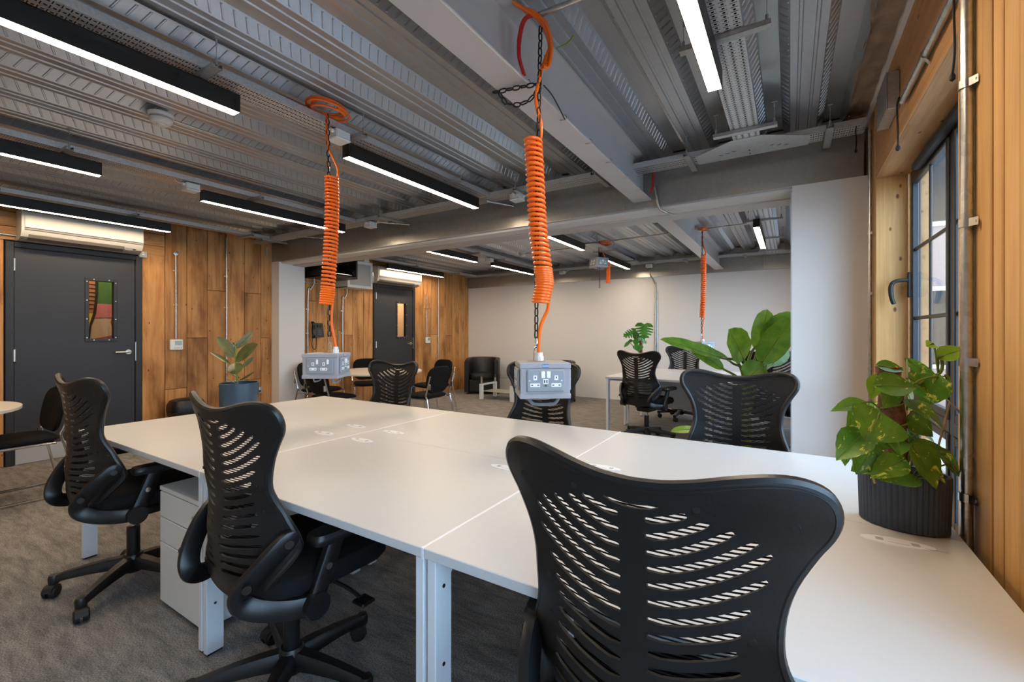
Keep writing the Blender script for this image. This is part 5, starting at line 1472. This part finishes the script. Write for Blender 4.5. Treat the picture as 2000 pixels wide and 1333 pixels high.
# ------------------------------------------------------------------ plants: (leaf base, leaf tip, width, kind, roll)
POTHOS = [
  ((0.2082, 1.5904, 1.1771), (0.2719, 1.6065, 1.1676), 0.0355, 0, 0),
  ((0.2001, 1.55, 1.1248), (0.2901, 1.5707, 1.1301), 0.0653, 0, 0),
  ((0.3476, 1.6772, 1.1454), (0.3146, 1.6802, 1.0619), 0.0802, 1, 20),
  ((0.2891, 1.6997, 1.1889), (0.3758, 1.7183, 1.1131), 0.0261, 0, 60),
  ((0.3564, 1.7063, 1.1984), (0.4173, 1.7206, 1.2294), 0.0429, 2, 0),
  ((0.3436, 1.6983, 1.2363), (0.3275, 1.6882, 1.2306), 0.028, 2, 0),
  ((0.365, 1.6881, 1.1454), (0.3935, 1.7293, 1.0789), 0.0392, 1, 0),
  ((0.2083, 1.6141, 1.1453), (0.194, 1.5815, 1.0838), 0.0373, 2, 0),
  ((0.1706, 1.5434, 1.0777), (0.1001, 1.4642, 1.0698), 0.0355, 0, 0),
  ((0.1734, 1.5687, 1.0652), (0.1347, 1.5211, 1.006), 0.0429, 0, 0),
  ((0.1996, 1.5144, 1.0538), (0.1711, 1.4613, 0.99), 0.1194, 0, -25),
  ((0.1707, 1.5317, 0.9973), (0.1077, 1.4571, 0.9401), 0.069, 0, 10),
  ((0.1908, 1.5442, 0.9627), (0.1527, 1.4969, 0.8908), 0.0709, 0, 0),
  ((0.1259, 1.5038, 0.9481), (0.1264, 1.4923, 0.9092), 0.0205, 0, 0),
  ((0.2524, 1.5473, 0.9312), (0.1827, 1.4567, 0.9067), 0.056, 0, 10),
  ((0.2861, 1.5565, 0.8795), (0.1978, 1.4661, 0.8981), 0.0355, 0, 0),
  ((0.2968, 1.622, 1.063), (0.3825, 1.6989, 0.9999), 0.0616, 0, 0),
  ((0.2765, 1.5623, 0.9667), (0.3341, 1.551, 0.8707), 0.084, 0, 0),
  ((0.2882, 1.6049, 0.9663), (0.3763, 1.6597, 0.9481), 0.0336, 0, 0),
  ((0.3451, 1.6521, 0.9455), (0.4205, 1.7226, 0.8618), 0.0373, 0, 20),
  ((0.3669, 1.6657, 0.9069), (0.4385, 1.7574, 0.8457), 0.0243, 0, 0),
  ((0.276, 1.6562, 0.9538), (0.3122, 1.6905, 0.9818), 0.0299, 0, 0),
  ((0.3171, 1.6936, 0.9857), (0.3633, 1.7459, 0.956), 0.0355, 0, 0),
  ((0.2836, 1.6845, 1.0027), (0.3072, 1.711, 0.9812), 0.0411, 0, 0),
  ((0.3624, 1.6511, 0.8607), (0.3625, 1.6276, 0.8227), 0.0168, 2, 0),
  ((0.2858, 1.6976, 1.0977), (0.3113, 1.7253, 1.0494), 0.0411, 2, 0),
  ((0.2336, 1.6062, 0.97), (0.2049, 1.5648, 0.9491), 0.0261, 0, 0),
  ((0.3246, 1.7336, 1.0494), (0.2891, 1.735, 1.046), 0.0299, 0, 0),
  ((0.265, 1.5904, 0.9226), (0.2363, 1.549, 0.9534), 0.0224, 0, 0),
]
RUBBER = [
  ((-3.2595, 1.6104, 1.1106), (-3.3107, 1.5197, 1.2402), 0.0646, 0, 0),
  ((-3.2595, 1.6104, 1.0699), (-3.0585, 1.6414, 1.1916), 0.0933, 0, 0),
  ((-3.288, 1.5927, 1.046), (-3.4065, 1.5189, 1.1426), 0.0407, 0, 30),
  ((-3.2595, 1.6104, 1.0555), (-3.1302, 1.5496, 0.9935), 0.0813, 0, 0),
  ((-3.223, 1.6331, 1.0221), (-3.1813, 1.6944, 1.0955), 0.0287, 0, 50),
  ((-3.2534, 1.6142, 1.1536), (-3.2071, 1.702, 1.2723), 0.0454, 0, 20),
  ((-3.2888, 1.6157, 1.0903), (-3.4072, 1.6127, 1.1334), 0.0407, 0, 0),
  ((-3.2514, 1.6154, 0.9551), (-3.3573, 1.5967, 1.0126), 0.0287, 0, 40),
  ((-3.2392, 1.623, 0.9297), (-3.1466, 1.6807, 0.9919), 0.0134, 0, 60),
  ((-3.2616, 1.6091, 0.9168), (-3.3375, 1.5618, 0.9632), 0.0144, 0, 60),
  ((-3.2806, 1.6208, 1.1769), (-3.277, 1.6466, 1.2102), 0.0287, 0, 0),
  ((-3.2725, 1.6259, 1.1673), (-3.3329, 1.6236, 1.1979), 0.0287, 0, 0),
]
BANANA = [
  ((-0.4925, 4.1934, 1.0464), (-0.8861, 3.8305, 1.2475), 0.0855, 0, 10),
  ((-0.4877, 4.2553, 0.9469), (-0.7631, 4.1427, 1.1754), 0.0723, 0, -20),
  ((-0.4253, 4.3531, 0.9933), (-0.7239, 4.2849, 1.2111), 0.0657, 0, 40),
  ((-0.3319, 4.2345, 1.0331), (-0.3927, 4.0199, 1.2855), 0.1972, 0, 0),
  ((-0.2418, 4.4084, 1.1034), (-0.1504, 4.5242, 1.479), 0.1512, 1, 0),
  ((-0.1978, 4.4005, 1.1774), (0.0211, 4.5721, 1.4663), 0.1413, 0, 0),
  ((-0.2106, 4.2511, 1.0042), (0.0174, 4.3342, 1.3836), 0.1676, 0, 0),
  ((-0.2986, 4.0196, 0.8982), (-0.1762, 4.037, 1.0155), 0.1545, 0, 0),
  ((-0.1315, 4.4771, 0.9802), (0.0131, 4.7439, 1.1281), 0.0789, 0, 30),
  ((-0.1905, 4.4993, 0.9528), (-0.1233, 4.6, 1.0615), 0.0789, 0, 60),
  ((-0.3079, 4.4262, 0.9326), (-0.3079, 4.4262, 1.0405), 0.046, 0, 70),
]
FLOORLEAF = [
  ((-0.6969, 4.2782, 0.3957), (-0.8732, 4.0506, 0.4209), 0.0872, 1, 0),
]
MONSTERA = [
  ((-1.6496, 5.9821, 1.3749), (-1.6219, 5.8815, 1.1806), 0.2416, 9, 0),
  ((-1.7621, 5.9709, 1.2782), (-1.8862, 5.8347, 1.2182), 0.1394, 9, 0),
  ((-1.768, 5.9908, 1.2596), (-1.7503, 5.9783, 1.1434), 0.0929, 0, 0),
  ((-1.7244, 6.0179, 1.185), (-1.6376, 6.1074, 1.1236), 0.0929, 9, 0),
  ((-1.7484, 5.9559, 1.167), (-1.7474, 5.9212, 1.0938), 0.0883, 0, 0),
  ((-1.7239, 5.9358, 1.0938), (-1.6921, 5.8732, 1.0117), 0.1394, 3, 0),
  ((-1.8351, 5.9255, 1.1365), (-1.897, 5.8869, 1.0635), 0.0511, 0, 0),
  ((-1.7996, 5.9476, 1.1574), (-1.8528, 5.9145, 1.1411), 0.0465, 0, 0),
]
def leaf_mesh(L, w, kind, fold=0.25, droop=0.16, nu=9, nv=11, heart=0.0, wave=0.0, thick=0.0006):
    """blade from the origin along +y, upper side +z"""
    prof = {'ovate': [(0, .04), (.06, .50), (.16, .86), (.30, 1.0), (.48, .93), (.68, .66), (.86, .30), (.95, .11), (1, .0)],
            'elliptic': [(0, .05), (.08, .42), (.22, .80), (.42, 1.0), (.62, .97), (.80, .74), (.92, .42), (.98, .15), (1, .0)],
            'oblong': [(0, .05), (.06, .45), (.16, .80), (.35, .98), (.60, 1.0), (.80, .82), (.93, .45), (1, .02)]}[kind]
    m = MB()
    def fn(u, v):
        s = 2*u-1; hw = w/2*interp(prof, v)
        y = L*v
        if heart: y -= heart*L*abs(s)**1.2*max(0, 1-v*4.0)
        z = fold*hw*abs(s)**1.3 - droop*L*(v**2.0) + wave*w*math.sin(v*17+s*2.5)*abs(s)
        return (hw*s, y, z)
    m.grid(fn, nu, nv)
    return m
def split_leaf(L, w):
    m = MB()
    for s in (-1, 1):
        n = 6; pts = [(0, 0)]
        pts += [(s*w*0.16, -L*0.12), (s*w*0.36, -L*0.10), (s*w*0.47, L*0.06), (s*w*0.49, L*0.16)]
        for q in range(4):
            y0 = L*(0.20+q*0.17); ww = w*(0.5, 0.48, 0.40, 0.28)[q]
            pts += [(s*w*0.12, y0-L*0.03), (s*ww*0.96, y0+L*0.07), (s*ww*0.98, y0+L*0.15)]
        pts += [(s*w*0.08, L*0.90), (0, L)]
        if s < 0: pts = pts[::-1]
        vs = [(x, y, -0.10*L*(y/L)**2-0.12*abs(x)) for x, y in pts]
        m.add(vs, [tuple(range(len(vs)))])
    return m
def place_leaf(parent, data, shape, mat, up=(0.25, -0.45, 0.85), petiole=None, vein=None, vein_mat=None, name='leaf', **kw):
    (bx, by, bz), (tx, ty, tz), w, kind, roll = data
    w *= kw.pop('wide', 1.0)
    B, T_ = Vector((bx, by, bz)), Vector((tx, ty, tz))
    d = T_-B; L = d.length; Y = d.normalized()
    n0 = Vector(up); Z = (n0-Y*n0.dot(Y)); Z = Z.normalized() if Z.length > 0.05 else Y.orthogonal().normalized()
    X = Y.cross(Z)
    Mx = Matrix((X, Y, Z)).transposed().to_4x4()
    Mx = Mx @ Matrix.Rotation(R(roll), 4, 'Y')
    if kind == 9: m = split_leaf(L, w)
    else: m = leaf_mesh(L, w, shape, **kw)
    o = m.build(name, mat, parent, smooth=60)
    Mx.translation = B - parent.location
    o.matrix_local = Mx
    if vein is not None and kind != 9:
        q = MB(); q.tube([(0, L*v, -kw.get('droop', 0.16)*L*v*v+0.0008) for v in (0, .2, .4, .6, .8, .95)], [vein, vein*.8, vein*.65, vein*.5, vein*.35, vein*.15], 5)
        q.build('midrib', vein_mat or 'stem_green', o)
    if petiole is not None:
        p0 = Vector(petiole); q = MB()
        q.tube([p -parent.location for p in smooth_path([p0, (p0+B)/2+Vector((0, 0, 0.10*(p0-B).length)), B+(B-T_)*0.02, B+Y*0.01], 4)], kw.get('pr', 0.0018) if False else (0.0022 if L < 0.25 else 0.006), 6)
        q.build('leaf_stalk', 'stem_green', parent)
    return o

# pothos in a fluted oval planter
CX_, CY_ = 0.270, 1.655
pt = tag(empty('fluted_planter', (CX_, CY_, DT)), 'dark fluted oval planter on the desk by the window', 'planter')
Ud = Vector((0.96, -0.27, 0)); Vd = Vector((0.27, 0.96, 0))
def ell(a, b, z, flute=0.0, n=192):
    out = []
    for i in range(n):
        t = 2*math.pi*i/n; k_ = 1+flute*abs(math.sin(t*24))**0.6
        p = Ud*(a*k_*math.cos(t))+Vd*(b*k_*math.sin(t)); out.append((p.x, p.y, z))
    return out
m = MB(); rings = [ell(.088, .062, 0), ell(.096, .069, 0.004, .028), ell(.100, .072, 0.151, .028), ell(.099, .071, 0.155, .01), ell(.092, .064, 0.155), ell(.090, .062, 0.12)]
loft(rings, m); m.f = m.f[:-1]; m.build('pot', 'pot_navy', pt, smooth=25)
loft([ell(.089, .061, 0.118), ell(.089, .061, 0.122)]).build('soil', 'soil', pt, smooth=0)
pl = tag(empty('pothos', (0.262, 1.63, DT+0.122)), 'variegated pothos climbing a coir pole in the fluted planter', 'plant')
o_ = pl.location
m = MB(); A, Bp = Vector((0.2227+0.012, 1.625, 1.1726)), Vector((0.258, 1.635, DT+0.124))
m.tube([Bp+(A-Bp)*q/12-o_ + Vector((0.002*math.sin(q*2.1), 0.002*math.cos(q*3), 0)) for q in range(13)], [0.028+0.0015*math.sin(q*1.7) for q in range(13)], 18); m.build('coir_pole', 'coir', pl, smooth=60)
for q, (z0, a0) in enumerate(((0.96, 0.3), (1.03, 1.5), (1.09, 2.6), (1.00, 4.0))):
    m = MB(); m.tube([Vector((0.245+0.034*math.cos(a0+t*0.35), 1.632+0.034*math.sin(a0+t*0.35), z0+0.004*t))-o_ for t in range(12)], 0.0024, 6); m.build('vine', 'stem_green', pl)
rg = random.Random(11)
for q in range(12):
    a = R(-165+q*27.5+rg.uniform(-8, 8)); zz = 0.90+0.022*((q*5) % 12)+rg.uniform(0, 0.01); rr = rg.uniform(0.035, 0.05)
    if abs(math.cos(a)) > 0.9 and math.cos(a) > 0: rr = 0.03
    b0 = (0.250+rr*math.cos(a), 1.632+rr*math.sin(a), zz); ln = rg.uniform(0.055, 0.085)
    POTHOS.append((b0, (b0[0]+ln*math.cos(a)*0.8, b0[1]+ln*math.sin(a)*0.8, zz-ln*rg.uniform(0.25, 0.75)), rg.uniform(0.042, 0.058), 0, rg.uniform(-20, 20)))
for q, dta in enumerate(POTHOS):
    B0 = Vector(dta[0]); z = min(max(B0.z-0.03, 0.88), 1.14)
    if q in (4, 5): base = (0.3548, 1.7053, 1.151)
    elif B0.z < 0.97: base = (0.262+0.25*(B0.x-0.262), 1.64+0.25*(B0.y-1.64), 0.855)
    else: base = (0.247+0.028*math.copysign(1, B0.x-0.247), 1.628, z)
    place_leaf(pl, dta, 'ovate', 'young_leaf' if dta[3] == 2 else 'pothos_leaf', up=(0.35+0.25*math.sin(q*2.3), -0.75, 0.75), petiole=base, vein=0.0011, heart=0.10, wide=1.22, fold=0.22, droop=0.10+0.08*((q*7) % 3)/2, wave=0.012)
m = MB(); m.tube([Vector(p)-o_ for p in smooth_path([(0.275, 1.64, 1.10), (0.32, 1.69, 1.13), (0.3548, 1.7053, 1.151), (0.3645, 1.7113, 1.17), (0.3629, 1.7103, 1.1927), (0.3532, 1.7043, 1.2003)], 5)], 0.0042, 8); m.build('vine', 'stem_green', pl)
for (a, b_) in (((0.169, 1.535, 0.979), (0.200, 1.585, 0.85)), ((0.3777, 1.696, 1.080), (0.325, 1.655, 0.85))):
    m = MB(); m.tube([Vector(a)-o_, Vector(b_)-o_], 0.0026, 8); m.build('cane', 'cane', pl)
m = MB(); m.add([Vector(p)-o_ for p in ((0.366, 1.688, 1.088), (0.378, 1.702, 1.078), (0.412, 1.695, 1.034), (0.400, 1.684, 1.037), (0.366, 1.688, 1.087), (0.378, 1.702, 1.077), (0.412, 1.695, 1.033), (0.400, 1.684, 1.036))], [(0, 1, 2, 3), (7, 6, 5, 4), (0, 4, 5, 1), (1, 5, 6, 2), (2, 6, 7, 3), (3, 7, 4, 0)]); m.build('care_card', 'plastic_white', pl, smooth=0)

# rubber plant in a blue pot
pt = tag(empty('blue_plant_pot', (-3.245, 1.63, DT)), 'smooth blue cylindrical plant pot on the desk end', 'planter')
MB().lathe([(0, 0), (0.092, 0), (0.104, 0.006), (0.114, 0.024), (0.119, 0.045), (0.119, 0.193), (0.116, 0.196), (0.111, 0.194), (0.110, 0.165), (0, 0.165)], 48).build('pot', 'pot_blue', pt)
MB().lathe([(0, 0.172), (0.109, 0.165)], 32).build('soil', 'soil', pt)
pl = tag(empty('rubber_plant', (-3.249, 1.62, DT+0.168)), 'young rubber plant with broad oval leaves in the blue pot', 'plant')
o_ = pl.location
m = MB(); m.tube([Vector(p)-o_ for p in smooth_path([(-3.2487, 1.62, 0.89), (-3.252, 1.618, 1.0), (-3.2607, 1.615, 1.10), (-3.262, 1.612, 1.175)], 4)], 0.006, 8); m.build('stem', 'stem_green', pl)
for q, dta in enumerate(RUBBER):
    B0 = Vector(dta[0]); place_leaf(pl, dta, 'elliptic', 'rubber_leaf', up=(0.62+0.2*math.sin(q*1.9), -0.42, 0.62), petiole=(-3.256, 1.617, min(max(B0.z-0.015, 0.90), 1.15)), vein=0.002, wide=1.12, fold=0.15, droop=0.07)

# banana plant standing on the floor behind the partition
pt = tag(empty('floor_planter', (-0.34, 4.36, 0)), 'floor pot of the banana plant behind the mesh chair', 'planter')
MB().lathe([(0, 0), (0.13, 0), (0.17, 0.30), (0.16, 0.30), (0.155, 0.26), (0, 0.26)], 40).build('pot', 'pot_navy', pt)
MB().lathe([(0, 0.265), (0.154, 0.262)], 32).build('soil', 'soil', pt)
pl = tag(empty('banana_plant', (-0.34, 4.36, 0.265)), 'banana plant with huge glossy paddle leaves beside the white pier', 'plant')
o_ = pl.location
for q, dta in enumerate(BANANA):
    B0 = Vector(dta[0])
    place_leaf(pl, dta, 'oblong', 'banana_leaf', up=(0.30+0.25*math.sin(q*2.1), -0.80, 0.55), vein=0.006, vein_mat='young_leaf', wide=1.5 if q < 3 else 1.3, fold=0.22, droop=0.12, wave=0.02, nu=11, nv=17)
    m = MB(); a = q*2.4; root = Vector((-0.34+0.04*math.cos(a), 4.36+0.04*math.sin(a), 0.26))
    T_ = Vector(dta[1]); Yd = (T_-B0).normalized()
    m.tube([p-o_ for p in smooth_path([root, root+Vector((0, 0, 0.30)), B0-Yd*0.18*(1 if B0.z > 0.9 else 0.4), B0, B0+Yd*0.03], 5)], [0.016-0.00045*i for i in range(21)], 8); m.build('leaf_stalk', 'stem_green', pl)
for dta in FLOORLEAF:
    place_leaf(pl, dta, 'oblong', 'young_leaf', up=(0.2, -0.6, 0.8), vein=0.004, fold=0.2, droop=0.1)
    m = MB(); B0 = Vector(dta[0]); m.tube([p-o_ for p in smooth_path([Vector((-0.37, 4.34, 0.26)), Vector((-0.45, 4.30, 0.46)), (B0+Vector((-0.45, 4.3, 0.46)))/2+Vector((0, 0, 0.08)), B0], 5)], 0.006, 7); m.build('leaf_stalk', 'stem_green', pl)

# monstera on the back bench
pt = tag(empty('white_plant_pot', (-1.69, 6.02, DT)), 'small plant pot on the back bench below the monstera', 'planter')
MB().lathe([(0, 0), (0.07, 0), (0.085, 0.15), (0.079, 0.15), (0.075, 0.13), (0, 0.13)], 32).build('pot', 'plastic_white', pt)
MB().lathe([(0, 0.135), (0.075, 0.132)], 24).build('soil', 'soil', pt)
pl = tag(empty('monstera', (-1.70, 6.02, DT+0.132)), 'monstera with split leaves above the back-room chair', 'plant')
o_ = pl.location
for q, dta in enumerate(MONSTERA):
    B0 = Vector(dta[0]); place_leaf(pl, dta, 'ovate', 'monstera_leaf', up=(0.35, -0.85, 0.45), fold=0.15, droop=0.08, heart=0.12)
    m = MB(); m.tube([p-o_ for p in smooth_path([Vector((-1.70+0.02*math.cos(q), 6.02, 0.855)), Vector((-1.72, 6.02, 0.98)), B0], 5)], 0.005, 6); m.build('leaf_stalk', 'stem_green', pl)
m = MB(); m.tube([Vector((0, 0, 0)), Vector((0, 0, 0.30))], 0.018, 10); m.build('coir_pole', 'coir', pl)
